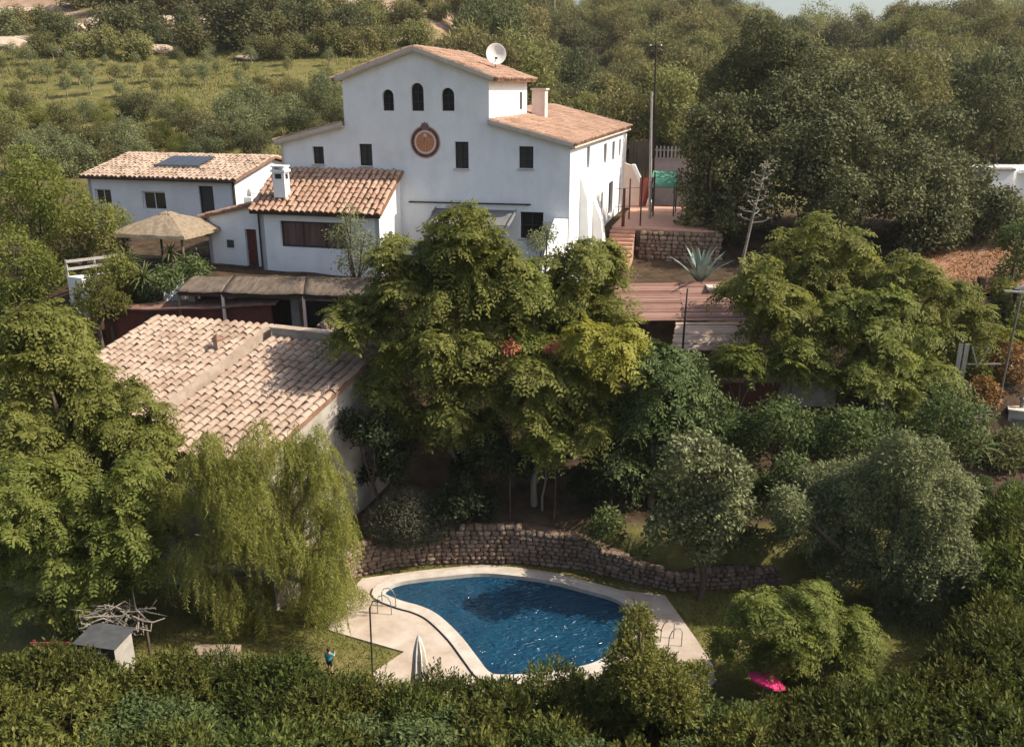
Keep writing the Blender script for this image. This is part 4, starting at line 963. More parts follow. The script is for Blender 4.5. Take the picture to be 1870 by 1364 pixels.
# ------------------------------------------------------------------ side terrace by the sunny flank
st = thing('side_terrace', 'raised terracotta terrace with stone front along the sunny side of the farmhouse', 'terrace', HO, HR)
b = MB(); b.box((.9, 9.4, 10.15), (7.4, 20, 10.3)); b.build('floor', M['terracotta'], st)
for k in range(9):
    b = MB(); b.box((.85, 9.4 - .34 * (k + 1), 10.02 - .19 * k), (2.4, 9.4 - .34 * k, 10.13 - .19 * k)); b.box((.87, 9.4 - .34 * (k + 1) + .03, 7.8), (2.38, 9.4 - .34 * k, 10.02 - .19 * k)); b.build('step', M['terracotta'], st)
pth = [HO + EX * x + EY * y for x, y in ((2.45, 9.1), (4.9, 9.1), (7.5, 9.3))]
stone_wall('terrace_stone_wall', 'reddish stone wall facing the raised terrace beside the farmhouse steps', pth, [2.2, 2.2, 2.2], .34, .3, 8.05, 200, 8)
for i, (x, y, h) in enumerate(((1.55, 9.7, 2.3), (2.55, 10.3, 3.3), (2.9, 14.6, 2.9), (1.5, 13.0, 2.6))):
    t = thing('pergola_post', ['thick dark red post at the front corner of the side terrace', 'tall slim dark post in the middle of the side terrace', 'slim dark post towards the back of the side terrace', 'dark red post near the pink stair wall'][i], 'post', HO + EX * x + EY * y + Vector((0, 0, 10.3)), HR)
    b = MB(); b.tube([(0, 0, 0), (0, 0, h)], [.11, .08] if i in (0,) else .05, 8); b.build('post', M['dark_red'] if i in (0, 3) else M['dark_metal'], t)
rlg = thing('terrace_railing', 'thin red railing wires stretched across the side terrace', 'railing', HO, HR)
b = MB()
for z in (11.5, 12.6): b.tube([(1.0, 9.5, z), (2.55, 10.3, z + .05), (4.2, 11.2, z)], .018, 5)
b.build('rail', M['red_paint'], rlg)
stw = thing('stair_wall', 'pink rendered outside stair wall with diagonal parapet behind the side terrace', 'wall', HO, HR)
b = MB(); b.prism([(.3, 19.0, 10.25), (2.3, 19.0, 10.25), (2.3, 19.0, 10.6), (.9, 19.0, 13.2), (.3, 19.0, 13.4)], (0, .35, 0)); fix_normals(b.build('wall', M['pink_plaster'], stw))
b = MB(); b.prism([(2.2, 18.9, 10.5), (2.45, 18.9, 10.5), (1.05, 18.9, 13.3), (.8, 18.9, 13.3)], (0, .5, 0)); fix_normals(b.build('coping', M['plaster'], stw))
flg = thing('red_banner', 'faded red cloth banner hanging beside the terrace post', 'banner', HO + EX * 2.0 + EY * 14.0 + Vector((0, 0, 11.0)), HR)
b = MB(); vs = []
for i in range(9):
    for j in range(7):
        s, t = i / 8, j / 6; w = .95 * (1 - .55 * t); vs.append((w * s, .07 * math.sin(s * 7 + t), 1.9 * (1 - t)))
b.add(vs, [(i * 7 + j, (i + 1) * 7 + j, (i + 1) * 7 + j + 1, i * 7 + j + 1) for i in range(8) for j in range(6)], True); b.build('cloth', M['red_paint'], flg)
gc = thing('green_canopy', 'small green canopy on posts beside the utility pole', 'canopy', HO + EX * 3.3 + EY * 16.0 + Vector((0, 0, 10.3)), HR)
b = MB(); b.add([(-.75, -.9, 1.9), (.95, -.9, 1.85), (.95, .9, 2.75), (-.75, .9, 2.8)], [(0, 1, 2, 3)]); o = b.build('canopy', M['green_cloth'], gc); s_ = o.modifiers.new('t', 'SOLIDIFY'); s_.thickness = .03
for x in (-.7, .9):
    for y, h in ((-.85, 1.85), (.85, 2.7)):
        b = MB(); b.bar((x, y, -.2), (x, y, h), .08); b.build('post', M['dark_wood'], gc)
fn = thing('picket_fence', 'pale wooden picket fence behind the green canopy', 'fence', HO + EX * 2.0 + EY * 24 + Vector((0, 0, 13.3)), HR)
b = MB(); b.box((-.3, .06, -4.2), (3.6, 1.4, .05)); b.build('base_wall', M['pink_plaster'], fn)
for k in range(12):
    b = MB(); b.box((k * .28, -.02, -.1), (k * .28 + .13, .02, 1.0)); b.build('picket', M['mortar'], fn)
b = MB(); b.bar((-.1, .04, .1), (3.4, .04, .1), .05, .1); b.bar((-.1, .04, .7), (3.4, .04, .7), .05, .1); b.build('rail', M['mortar'], fn)
wf = thing('wooden_screen', 'brown wooden plank screen behind the corner of the right wing', 'screen', HO + EX * -.2 + EY * 25.5 + Vector((0, 0, 9.4)), HR)
for k in range(8):
    b = MB(); b.box((k * .24, -.02, 0), (k * .24 + .22, .03, 5.2 + .1 * math.sin(k * 2.1))); b.build('plank', M['pole_wood'], wf)
# white building at the right border
wb_ = thing('white_building', 'white building corner with tiled parapet at the right edge behind the oak', 'house', tuple(Q(1838, 345, 66)))
b = MB(); b.box((-1.2, 0, -4), (.35, 6, 1.35)); b.build('wall', M['plaster'], wb_)
b = MB(); b.box((.9, .6, -4), (5, 7, 1.2)); b.build('wall', M['plaster'], wb_)
for k in range(8):
    b = MB(); b.tube([(-1.2 + k * .22, -.1, 1.38), (-1.2 + k * .22, .5, 1.46)], .1, 7); b.build('parapet_tile', M['mortar'], wb_)
b = MB(); b.box((1.0, .2, 1.1), (5, .6, 1.35)); b.build('parapet', M['plaster'], wb_)
# ------------------------------------------------------------------ foliage kit
def _unit(v): return v / np.maximum(np.linalg.norm(v, axis=-1, keepdims=True), 1e-9)
def rand_dirs(rng, n):
    return _unit(rng.normal(size=(n, 3)))
def grow(lobes, rng, k=7, f=(.32, .55), spread=.8, core=.86):
    """lumpy crown: every lobe (x, y, z, r) gets smaller lobes on its surface"""
    out = []
    for x, y, z, r in lobes:
        out.append((x, y, z, r * core))
        d = rand_dirs(rng, k); d[:, 2] = d[:, 2] * .8 + .15; d = _unit(d)
        for i in range(k):
            rr = r * rng.uniform(*f); c = np.array((x, y, z)) + d[i] * (r * spread + rng.uniform(-.1, .12) * r); out.append((*c, rr))
    return np.array(out)
def shell(lobes, n, rng, inner=.55, cut=.72, low=-.75):
    """n points spread over the outer surface of the lobes, with outward normals"""
    P = []; N = []; r2 = lobes[:, 3] ** 2; pr = r2 / r2.sum(); got = 0; tries = 0
    while got < n and tries < 12:
        m = int((n - got) * 2.2) + 50; tries += 1
        li = rng.choice(len(lobes), m, p=pr); d = rand_dirs(rng, m)
        rad = lobes[li, 3] * (1 - (1 - inner) * rng.random(m) ** 2.2)
        p = lobes[li, :3] + d * rad[:, None]; ok = d[:, 2] > low
        for j in range(len(lobes)):
            dd = np.linalg.norm(p - lobes[j, :3], axis=1) < lobes[j, 3] * cut
            ok &= ~(dd & (li != j))
        P.append(p[ok]); N.append(d[ok]); got += int(ok.sum())
    return np.concatenate(P)[:n], np.concatenate(N)[:n]
def diamonds(p, d, L, W, rng, fold=.25, nrm=None):
    """leaf blades: base p, direction d, upper side towards nrm"""
    n = len(p); s = _unit(np.cross(d, rand_dirs(rng, n) if nrm is None else nrm)); nn = np.cross(s, d)
    L = np.broadcast_to(L, n)[:, None]; W = np.broadcast_to(W, n)[:, None]
    mid = p + d * L * .45 + nn * W * fold
    V = np.stack([p, mid + s * W * .5 - nn * W * fold * .6, p + d * L, mid - s * W * .5 - nn * W * fold * .6], 1)
    return V.reshape(-1, 3)
def q4(n): return np.arange(n * 4).reshape(-1, 4)
def crown_leafy(lobes, rng, n, per=6, L=.14, W=.07, spread=.12, up=.25, out=.9, inner=.55, cut=.72, low=-.75):
    P, N = shell(lobes, n, rng, inner, cut, low); P = np.repeat(P, per, 0); N = np.repeat(N, per, 0); k = len(P)
    P = P + rng.normal(size=(k, 3)) * spread
    nr = _unit(N * .7 + np.array((0, 0, .45)) + rand_dirs(rng, k) * .75)
    d = _unit(np.cross(nr, rand_dirs(rng, k)) + N * .35 * out + np.array((0, 0, up - .25)))
    return diamonds(P, d, L * rng.uniform(.7, 1.35, k), W * rng.uniform(.7, 1.3, k), rng, .25, nr)
def crown_pinnate(lobes, rng, n, fronds=8, FL=.62, pairs=6, lw=.055, ll=.2, droop=.8, cut=.7, low=-.6, inner=.6):
    """star-like tufts of feathered, drooping leaves"""
    P, N = shell(lobes, n, rng, inner, cut, low); n = len(P)
    ax = _unit(N * .7 + np.array((0, 0, .75)) + rng.normal(size=(n, 3)) * .25)
    t = _unit(np.cross(ax, np.array((.31, .77, .55)))); b = np.cross(ax, t); out = []
    ph = rng.uniform(0, 6.28, n); sz = rng.uniform(.6, 1.35, n)
    for f in range(fronds):
        a = ph + 6.283 * f / fronds + rng.normal(size=n) * .25
        rad = t * np.cos(a)[:, None] + b * np.sin(a)[:, None]
        lift = rng.uniform(.15, .75, n)[:, None]
        d0 = _unit(rad + ax * lift); fl = (FL * sz * rng.uniform(.75, 1.2, n))[:, None]
        sd = _unit(np.cross(d0, ax))
        for k in range(pairs):
            s = (k + .8) / pairs; pos = P + d0 * fl * s + np.array((0, 0, -1)) * fl * droop * s * s * .55
            tan = _unit(d0 + np.array((0, 0, -1)) * droop * s * 1.1)
            taper = (1.0 - .45 * abs(s - .45) * 1.6)
            for sg in (-1, 1):
                dl = _unit(tan * .55 + sd * sg * .85 + np.array((0, 0, -.28)) + rng.normal(size=(n, 3)) * .12)
                out.append(diamonds(pos, dl, ll * taper * sz * rng.uniform(.85, 1.15, n), lw * sz, rng, .15, _unit(ax + rad * s * .5 + rng.normal(size=(n, 3)) * .25)))
    return np.concatenate(out)
def crown_weep(lobes, rng, n, length=(.8, 2.0), step=.085, L=.15, W=.028, low=-.2, inner=.5, zmin=None):
    """hanging strands set with narrow leaves"""
    P, N = shell(lobes, n, rng, inner, .6, low); n = len(P); out = []
    ln = rng.uniform(*length, n)
    if zmin is not None: ln = np.minimum(ln, np.maximum(.15, P[:, 2] - zmin))
    hz = N.copy(); hz[:, 2] = 0; hz = _unit(hz + rng.normal(size=(n, 3)) * .3); ks = int(length[1] / step); sw = rng.uniform(0, 6, n)
    for k in range(ks):
        s = k * step; m = ln > s
        if not m.any(): break
        pos = P[m] + hz[m] * (.32 * (1 - np.exp(-s * 1.8)))[..., None] + np.stack([.03 * np.sin(s * 4 + sw[m]), .03 * np.cos(s * 3 + sw[m]), -s * np.ones(m.sum())], 1)
        for sg in (-1, 1):
            d = _unit(np.array((0, 0, -.9)) + sg * np.cross(hz[m], (0, 0, 1)) * .75 + rng.normal(size=(m.sum(), 3)) * .3)
            out.append(diamonds(pos, d, L * rng.uniform(.7, 1.3, m.sum()), W, rng, .1, _unit(N[m] + rng.normal(size=(m.sum(), 3)) * .5)))
    return np.concatenate(out)
def crown_shoot(lobes, rng, n, whorl=9, H=.28, L=.13, W=.05, low=-.5, inner=.7, cut=.75):
    """upright shoots with whorled leaves, as on a clipped hedge"""
    P, N = shell(lobes, n, rng, inner, cut, low); n = len(P); out = []
    ax = _unit(N * .8 + np.array((0, 0, .7)) + rng.normal(size=(n, 3)) * .3); t = _unit(np.cross(ax, (.3, .8, .5))); b = np.cross(ax, t); h = H * rng.uniform(.5, 1.3, n)
    for k in range(whorl):
        a = 2.4 * k + rng.uniform(0, 6.28, n); s = k / (whorl - 1)
        rad = t * np.cos(a)[:, None] + b * np.sin(a)[:, None]
        d = _unit(rad * (1 - .55 * s) + ax * (.35 + .8 * s))
        out.append(diamonds(P + ax * (h * s)[:, None], d, L * rng.uniform(.75, 1.25, n) * (1 - .25 * s), W, rng, .2, _unit(ax + N * .3 + rng.normal(size=(n, 3)) * .3)))
    return np.concatenate(out)
def crown_conifer(lobes, rng, n, per=9, L=.30, low=-.6, W=.05, inner=.6, up=.3):
    """feathery sprays"""
    P, N = shell(lobes, n, rng, inner, .72, low); n = len(P); out = []
    ax = _unit(N + np.array((0, 0, up)) + rng.normal(size=(n, 3)) * .35); sd = _unit(np.cross(ax, rand_dirs(rng, n)))
    for k in range(per):
        s = k / per; sg = 1 if k % 2 else -1
        d = _unit(ax * .8 + sd * sg * .6 + rng.normal(size=(n, 3)) * .2)
        out.append(diamonds(P + ax * (L * s), d, L * .55 * (1 - .5 * s) * rng.uniform(.7, 1.3, n), W, rng, .1, _unit(N * .6 + np.array((0, 0, .6)) + rng.normal(size=(n, 3)) * .5)))
    return np.concatenate(out)
def leaves(name, V, m, parent):
    return link(bpy.data.objects.new(name, np_mesh(name, V, q4(len(V) // 4), m)), parent)
def trunk_mb(lobes, base, rng, r0=.16, split=.45, n_twig=2, lean=(0, 0)):
    """tapered trunk that forks into a limb for every main lobe"""
    mb = MB(); L_ = np.array(lobes); c = L_[:, :3].mean(0); zlow = (L_[:, 2] - L_[:, 3]).min()
    fork = Vector(base).lerp(Vector(c), split); fork.z = max(base[2] + .25 * (c[2] - base[2]), min(fork.z, c[2]))
    mid = Vector(base).lerp(fork, .5) + Vector((rng.normal() * .1, rng.normal() * .1, 0))
    mb.tube([Vector(base) - Vector((0, 0, .3)), mid, fork], [r0 * 1.25, r0, r0 * .8], 8)
    for x, y, z, r in lobes:
        e = Vector((x, y, z + r * .25)); m1 = fork.lerp(e, .5) + Vector((rng.normal() * .12 * r, rng.normal() * .12 * r, -.12 * r))
        mb.tube([fork, m1, e], [r0 * .6, r0 * .4, r0 * .14], 6)
        for k in range(n_twig):
            dd = rand_dirs(rng, 1)[0]; t_ = e + Vector(dd) * r * .8; s = m1.lerp(e, rng.uniform(.2, .8)); mb.tube([s, s.lerp(t_, .5) + Vector((0, 0, .05 * r)), t_], [r0 * .25, r0 * .16, r0 * .06], 5)
    return mb
def px_lobes(spec, Y, dy=0.25):
    """lobes given as photo circles (u, v, radius, optional offset in depth) at distance Y -> spheres in place"""
    out = []
    for i, s in enumerate(spec):
        u, v, r = s[:3]; off = s[3] if len(s) > 3 else ((i * 0.618) % 1 - .5) * 2.0
        p = Q(u, v, Y + off); out.append((p.x, p.y, p.z, r * depth(p) / F_PX))
    return out
def plant(name, label, cat, lobes, fn, m, seed, base=None, r0=.14, grow_k=7, trunk=True, bark='bark', group=None, split=.45, f=(.32, .55), crown='crown', spread_=.8, core=.86, **kw):
    """one tree or shrub: Empty at the foot, trunk and crown as parts"""
    rng = np.random.default_rng(seed); L_ = np.array(lobes)
    if base is None:
        w = L_[:, 3] ** 2; bx, by = (L_[:, 0] * w).sum() / w.sum(), (L_[:, 1] * w).sum() / w.sum(); base = (bx, by, zgf(bx, by))
    root = thing(name, label, cat, base, 0, group); sh = np.array(base)
    loc = [(x - sh[0], y - sh[1], z - sh[2], r) for x, y, z, r in lobes]
    if trunk: trunk_mb(loc, (0, 0, 0), rng, r0, split).build('trunk', M[bark], root)
    gl = grow(loc, rng, grow_k, f, spread_, core) if grow_k else np.array(loc)
    if 'zmin' in kw: kw['zmin'] -= sh[2]
    leaves(crown, fn(gl, rng, **kw), M[m], root)
    return root

# ------------------------------------------------------------------ trees one can tell apart, mid distance and near
PIN = dict(fronds=8, FL=.72, pairs=6, lw=.08, ll=.25)
AIRY = dict(spread_=1.05, core=.5, f=(.24, .44))
def ail(label, spec, Y, n, seed, m='L_ail', r0=.13, base=None, **kw):
    k = dict(PIN); k.update(kw)
    return plant('feather_leaved_tree', label, 'tree', [(x, y, z, r * .86) for x, y, z, r in px_lobes(spec, Y)], crown_pinnate, m, seed, base, r0, 9, n=int(n * .82), bark='bark_pale', **AIRY, **k)
def gb_(u, v, Y): p = Q(u, v, Y); return (p.x, p.y, zgf(p.x, p.y))
ail('tall feather leaved tree in front of the white facade, hiding the parasols', [(850, 432, 48), (795, 462, 48), (905, 470, 44), (735, 488, 46), (850, 510, 62), (770, 545, 55), (700, 555, 42), (930, 540, 52), (860, 580, 60), (680, 600, 34), (730, 610, 44), (650, 565, 36), (900, 590, 44), (640, 610, 30)], 33.7, 740, 1, base=gb_(860, 640, 33.7))
ail('feather leaved tree over the sloping parapet wall', [(1060, 498, 52), (1108, 486, 32), (1010, 550, 48), (1095, 545, 50), (1060, 598, 52), (1130, 590, 40), (990, 600, 46), (955, 555, 38), (1000, 640, 36)], 35.4, 520, 2, base=gb_(1050, 640, 35.6))
ail('middle feather leaved tree closing the gap before the parapet wall', [(972, 520, 36), (1000, 560, 44), (950, 590, 46), (1010, 620, 44), (960, 650, 40)], 34.4, 340, 15, 'L_ail2', base=gb_(980, 700, 34.4))
ail('feather leaved tree at the right end of the weathered roof', [(830, 628, 62), (770, 660, 50), (890, 660, 52), (740, 740, 42), (700, 690, 44), (830, 720, 50), (720, 770, 30), (790, 780, 34)], 33.4, 460, 3, base=gb_(850, 900, 34))
ail('feather leaved tree beneath the two pink flowers', [(980, 715, 58), (930, 745, 45), (1040, 760, 45), (870, 790, 42), (1010, 680, 40), (1080, 790, 38)], 33.0, 340, 4, base=gb_(975, 960, 33.3))
ail('small bright sapling in the dark gap above the stone wall', [(1000, 800, 30), (975, 830, 22), (1040, 805, 22)], 33.2, 60, 5, 'L_ail2', .05, base=gb_(990, 935, 33.0))
plant('yellow_shrub', 'bright yellow green shrub right of the pink flowers', 'shrub', px_lobes([(1095, 635, 48), (1070, 668, 36), (1120, 668, 34), (1092, 705, 26)], 32.9), crown_pinnate, 'L_yellow', 6, gb_(1095, 800, 32.9), .07, 6, n=170, **PIN)
ail('dark green tree between the yellow shrub and the awning', [(1190, 690, 55), (1150, 745, 58), (1230, 740, 55), (1180, 805, 55), (1260, 690, 36), (1150, 850, 42), (1205, 870, 40)], 33.4, 480, 7, 'L_dark', base=gb_(1190, 900, 33.2))
ail('feather leaved tree with rounded top in front of the oak', [(1500, 455, 56), (1548, 500, 48), (1462, 500, 50), (1500, 540, 60), (1430, 448, 26)], 41.0, 330, 8, base=gb_(1500, 640, 40.5), r0=.11)
ail('low feather leaved tree on the right half of the plank roof', [(1385, 520, 44), (1345, 530, 34), (1420, 560, 48), (1450, 600, 45), (1400, 590, 36)], 38.0, 240, 9, base=gb_(1420, 680, 38.0), r0=.09)
ail('feather leaved tree below the reddish orchard bank', [(1668, 492, 44), (1640, 540, 50), (1700, 560, 55), (1740, 610, 52), (1690, 625, 55), (1795, 610, 40)], 40.0, 380, 10, base=gb_(1690, 700, 39.5))
ail('broad feather leaved tree left of the tall lamp pole', [(1590, 600, 62), (1640, 660, 62), (1560, 670, 52), (1690, 700, 46), (1620, 735, 52), (1570, 560, 44)], 37.0, 420, 11, 'L_ail2', base=gb_(1610, 830, 36))
ail('small umbrella shaped tree, larger of the two below the awning', [(1455, 655, 30), (1420, 662, 24), (1492, 662, 24), (1455, 672, 20)], 36.4, 90, 12, 'L_ail2', .05, base=gb_(1450, 775, 35.8), low=-.2)
ail('small umbrella shaped tree, smaller of the two below the awning', [(1350, 660, 24), (1322, 668, 18), (1380, 668, 18)], 36.6, 60, 13, 'L_ail2', .04, base=gb_(1350, 770, 36.0), low=-.2)
for i, (lb, sp_c, Y, n) in enumerate((
    ('dark leafy shrub under the small umbrella trees', [(1420, 770, 56), (1360, 790, 45), (1480, 790, 45)], 34.5, 900),
    ('dark leafy shrub below the awning wall', [(1300, 760, 46), (1255, 790, 42), (1330, 810, 40)], 34.3, 700),
    ('dark leafy shrub above the olive grey tree', [(1545, 790, 46), (1600, 790, 40), (1510, 830, 36)], 33.6, 650),
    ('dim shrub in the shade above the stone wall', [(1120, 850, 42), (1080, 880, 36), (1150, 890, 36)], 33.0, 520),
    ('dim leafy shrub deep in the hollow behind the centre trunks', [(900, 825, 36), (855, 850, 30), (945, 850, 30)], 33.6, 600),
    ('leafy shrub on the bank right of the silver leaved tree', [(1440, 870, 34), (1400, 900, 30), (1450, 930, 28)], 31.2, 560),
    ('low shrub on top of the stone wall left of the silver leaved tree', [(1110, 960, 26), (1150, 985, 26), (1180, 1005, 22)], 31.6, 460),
    ('dim shrub added to darken the end wall of the tiled building', [(680, 790, 34), (720, 830, 38), (640, 770, 24), (645, 850, 28)], 32.6, 900),  # added dark mass, hides the bright wall where deep shade belongs
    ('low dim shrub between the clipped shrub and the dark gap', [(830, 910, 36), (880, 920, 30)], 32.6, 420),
    ('shrub below the lamp pole with dry tips', [(1730, 760, 50), (1690, 800, 40), (1760, 800, 40)], 34.5, 620))):
    plant('leafy_shrub', lb, 'shrub', px_lobes(sp_c, Y), crown_leafy, 'L_shade' if ' dim ' in ' ' + lb else 'L_dark', 20 + i, None, .07, 7, n=n, per=7, L=.17, W=.085, spread=.12)  # dim shrubs carry the hollow's shade in their leaf colour
plant('silver_leaved_tree', 'broad leaved tree with pale shining leaves right of the pool wall', 'tree', px_lobes([(1270, 835, 42), (1230, 872, 38), (1320, 870, 42), (1350, 910, 34), (1250, 930, 48), (1310, 950, 44), (1215, 965, 30), (1285, 995, 36), (1350, 985, 26)], 28.9), crown_leafy, 'L_silver', 30, gb_(1280, 1030, 29.0), .12, 8, n=1900, per=5, L=.16, W=.11, spread=.1)
plant('olive_tree', 'large rounded olive grey tree right of the pool', 'tree', px_lobes([(1650, 850, 62), (1580, 900, 76), (1690, 930, 80), (1500, 900, 58), (1620, 1000, 90), (1720, 1020, 66), (1465, 965, 52), (1660, 1085, 66), (1540, 1020, 60), (1735, 1070, 44), (1440, 930, 40)], 28.6), crown_leafy, 'L_olive', 31, gb_(1610, 1150, 28), .2, 12, f=(.22, .4), n=12500, per=6, L=.16, W=.058, spread=.1)
plant('feathery_tree', 'arching fine leaved tree over the pink parasol', 'tree', px_lobes([(1440, 1122, 50), (1500, 1130, 45), (1390, 1135, 40), (1345, 1165, 28), (1625, 1275, 36), (1560, 1290, 36), (1545, 1175, 45), (1460, 1180, 48), (1590, 1235, 42), (1520, 1240, 44), (1400, 1200, 26)], 23.6), crown_pinnate, 'L_ail2', 32, gb_(1500, 1290, 23.4), .11, 9, **AIRY, n=640, fronds=8, FL=.46, pairs=6, lw=.05, ll=.16)
plant('conifer', 'feathery conifer with pointed tip in front of the pool', 'tree', px_lobes([(1166, 1125, 14), (1164, 1165, 26), (1150, 1215, 40), (1195, 1225, 36), (1130, 1275, 50), (1210, 1280, 52), (1170, 1330, 60), (1255, 1320, 44), (1100, 1340, 46), (1270, 1240, 22)], 20.8), crown_conifer, 'L_conifer', 33, gb_(1170, 1420, 20.6), .12, 9, n=5200, per=9, L=.30, W=.045)
BIGL = [(70, 640, 70), (135, 650, 52), (30, 720, 70), (120, 740, 78), (200, 735, 50), (60, 830, 80), (170, 830, 70), (240, 800, 40), (280, 765, 30), (275, 830, 46), (255, 890, 42)]
plant('feather_leaved_tree', 'tallest feather leaved tree at the left edge beside the weathered roof', 'tree', [(x, y, z, r * .88) for x, y, z, r in px_lobes(BIGL, 28.5)], crown_pinnate, 'L_ail', 34, gb_(110, 1150, 28), .24, 9, n=980, fronds=8, FL=.6, pairs=6, lw=.07, ll=.22, **AIRY)
plant('feather_leaved_tree', 'lower feather leaved tree at the left edge above the hedge', 'tree', px_lobes([(60, 930, 72), (150, 930, 60), (210, 890, 44), (30, 1020, 66), (120, 1030, 66), (200, 980, 40), (170, 1090, 44), (90, 1100, 40), (255, 960, 42), (240, 1030, 36)], 26.6), crown_pinnate, 'L_ail2', 35, gb_(110, 1200, 26.4), .2, 9, n=700, fronds=8, FL=.55, pairs=6, lw=.065, ll=.2, **AIRY)
PEP = [(385, 835, 38), (560, 812, 36), (470, 835, 52), (540, 830, 45), (590, 860, 36), (400, 870, 50), (350, 900, 34), (470, 910, 72), (560, 920, 60), (620, 950, 36), (400, 970, 62), (510, 1000, 75), (600, 1020, 50), (350, 1040, 46), (450, 1070, 60), (560, 1080, 62), (630, 1080, 32)]
plant('pepper_tree', 'weeping light green pepper tree left of the pool', 'tree', px_lobes(PEP, 27.2), crown_weep, 'L_pepper', 36, gb_(480, 1180, 28.4), .22, 7, n=5200, length=(.4, 1.35), zmin=.4, W=.028, spread_=1.05, core=.6, bark='bark_pale')
plant('clipped_shrub', 'dark rounded clipped shrub above the left part of the stone wall', 'shrub', px_lobes([(742, 945, 56, 0), (705, 958, 42, -.1), (780, 952, 44, .1)], 31.75), crown_leafy, 'L_clipped', 37, None, .1, 0, n=4200, per=6, L=.08, W=.04, spread=.035, inner=.88)
# trees around the left house and the pergola
for i, (nm, lb, sp_c, Y, fn, mt, kw) in enumerate((
    ('broadleaf_tree', 'bright leafy tree at the left edge below the hillside', [(70, 330, 52), (20, 370, 52), (120, 370, 42), (60, 410, 52)], 48.0, crown_leafy, 'L_ail2', dict(n=1500, per=6, L=.2, W=.09, spread=.14)),
    ('broadleaf_tree', 'leafy tree covering the left end of the low white house', [(170, 400, 42), (130, 440, 46), (200, 440, 34), (215, 405, 22), (90, 470, 40)], 46.5, crown_leafy, 'L_ail', dict(n=1300, per=6, L=.18, W=.085, spread=.14)),
    ('broadleaf_tree', 'shady leafy tree left of the timber rail frame', [(30, 480, 60), (80, 520, 50), (20, 560, 50), (95, 570, 40)], 43.5, crown_leafy, 'L_ail2', dict(n=1500, per=6, L=.18, W=.085, spread=.14)),
    ('juniper', 'small yellowish bush in front of the white planter wall', [(178, 515, 18), (170, 545, 28), (195, 560, 30), (150, 575, 24)], 40.6, crown_conifer, 'L_conifer', dict(n=900, per=8, L=.3, W=.05)),
    ('leafy_shrub', 'leafy shrub between the shed and the left edge', [(100, 600, 40), (60, 620, 40), (140, 620, 30)], 38.0, crown_leafy, 'L_ail2', dict(n=800, per=6, L=.18, W=.085, spread=.13)),
    ('leafy_shrub', 'leafy shrub between the timber rail and the yucca', [(215, 500, 30), (240, 520, 26)], 43.0, crown_leafy, 'L_ail', dict(n=420, per=6, L=.18, W=.08, spread=.13)),
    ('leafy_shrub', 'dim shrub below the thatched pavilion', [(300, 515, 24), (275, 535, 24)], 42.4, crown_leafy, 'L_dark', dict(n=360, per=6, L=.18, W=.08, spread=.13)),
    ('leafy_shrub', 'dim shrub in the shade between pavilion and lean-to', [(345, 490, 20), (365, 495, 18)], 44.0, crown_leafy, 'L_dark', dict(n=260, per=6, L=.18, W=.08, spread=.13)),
    ('slender_tree', 'slender airy tree in front of the annex window', [(640, 400, 20), (632, 435, 28), (660, 445, 26), (640, 475, 28), (668, 480, 20)], 41.6, crown_leafy, 'L_olive', dict(n=420, per=6, L=.16, W=.055, spread=.14)),
    ('leafy_shrub', 'pale leafy shrub at the right corner of the annex', [(722, 450, 24), (705, 470, 20)], 41.0, crown_leafy, 'L_ail2', dict(n=260, per=6, L=.16, W=.07, spread=.12)),
    ('leafy_shrub', 'small shrub under the ground floor window', [(1000, 425, 16), (985, 445, 18)], 42.5, crown_leafy, 'L_olive', dict(n=160, per=6, L=.15, W=.06, spread=.12)),
    ('leafy_shrub', 'shrub beside the farmhouse steps', [(1095, 465, 18), (1110, 478, 22)], 44.0, crown_leafy, 'L_ail2', dict(n=260, per=6, L=.15, W=.07, spread=.12)))):
    plant(nm, lb, 'tree' if 'tree' in nm else 'shrub', px_lobes(sp_c, Y), fn, mt, 50 + i, None, .12, 7, **kw)
# the great oak: three crowns that meet
plant('oak_tree', 'huge dark grey green oak filling the right behind the terrace', 'tree', px_lobes([(1500, 180, 70, 2), (1420, 220, 62, 1), (1590, 210, 66, 2), (1350, 270, 60, 0), (1480, 280, 80, -2), (1590, 300, 80, -2), (1680, 270, 66, 1), (1420, 340, 70, -3), (1540, 370, 72, -4), (1650, 370, 72, -3), (1740, 340, 56, 0), (1500, 415, 50, -4), (1320, 330, 46, 1), (1790, 370, 50, 1)], 57.0), crown_leafy, 'L_oak', 70, gb_(1540, 480, 56), .45, 13, f=(.28, .44), spread_=1.02, core=.62, cut=.82, inner=.72, n=10500, per=6, L=.26, W=.14, spread=.2)
plant('oak_tree', 'smaller dark oak crown at the left of the great oak', 'tree', px_lobes([(1308, 225, 44), (1290, 275, 38), (1335, 290, 42), (1300, 340, 44), (1275, 385, 34), (1325, 390, 42)], 55.0), crown_leafy, 'L_oak', 71, gb_(1285, 450, 54), .25, 11, f=(.28, .44), spread_=1.0, core=.65, cut=.82, inner=.72, n=2800, per=6, L=.24, W=.13, spread=.18)
plant('oak_tree', 'oak crown reaching low above the red orchard bank', 'tree', px_lobes([(1720, 420, 46), (1780, 410, 44), (1830, 395, 40), (1660, 440, 38)], 54.0), crown_leafy, 'L_oak', 72, gb_(1770, 490, 53.5), .25, 10, f=(.26, .42), n=2200, per=6, L=.24, W=.13, spread=.18)
plant('round_pine', 'dark round headed pine rising behind the oak', 'tree', px_lobes([(1390, 90, 52), (1340, 150, 48), (1440, 110, 44), (1330, 210, 40), (1400, 160, 50)], 66.0), crown_leafy, 'L_pine2', 73, gb_(1380, 320, 66), .3, 12, f=(.24, .4), n=2600, per=7, L=.26, W=.10, spread=.2)
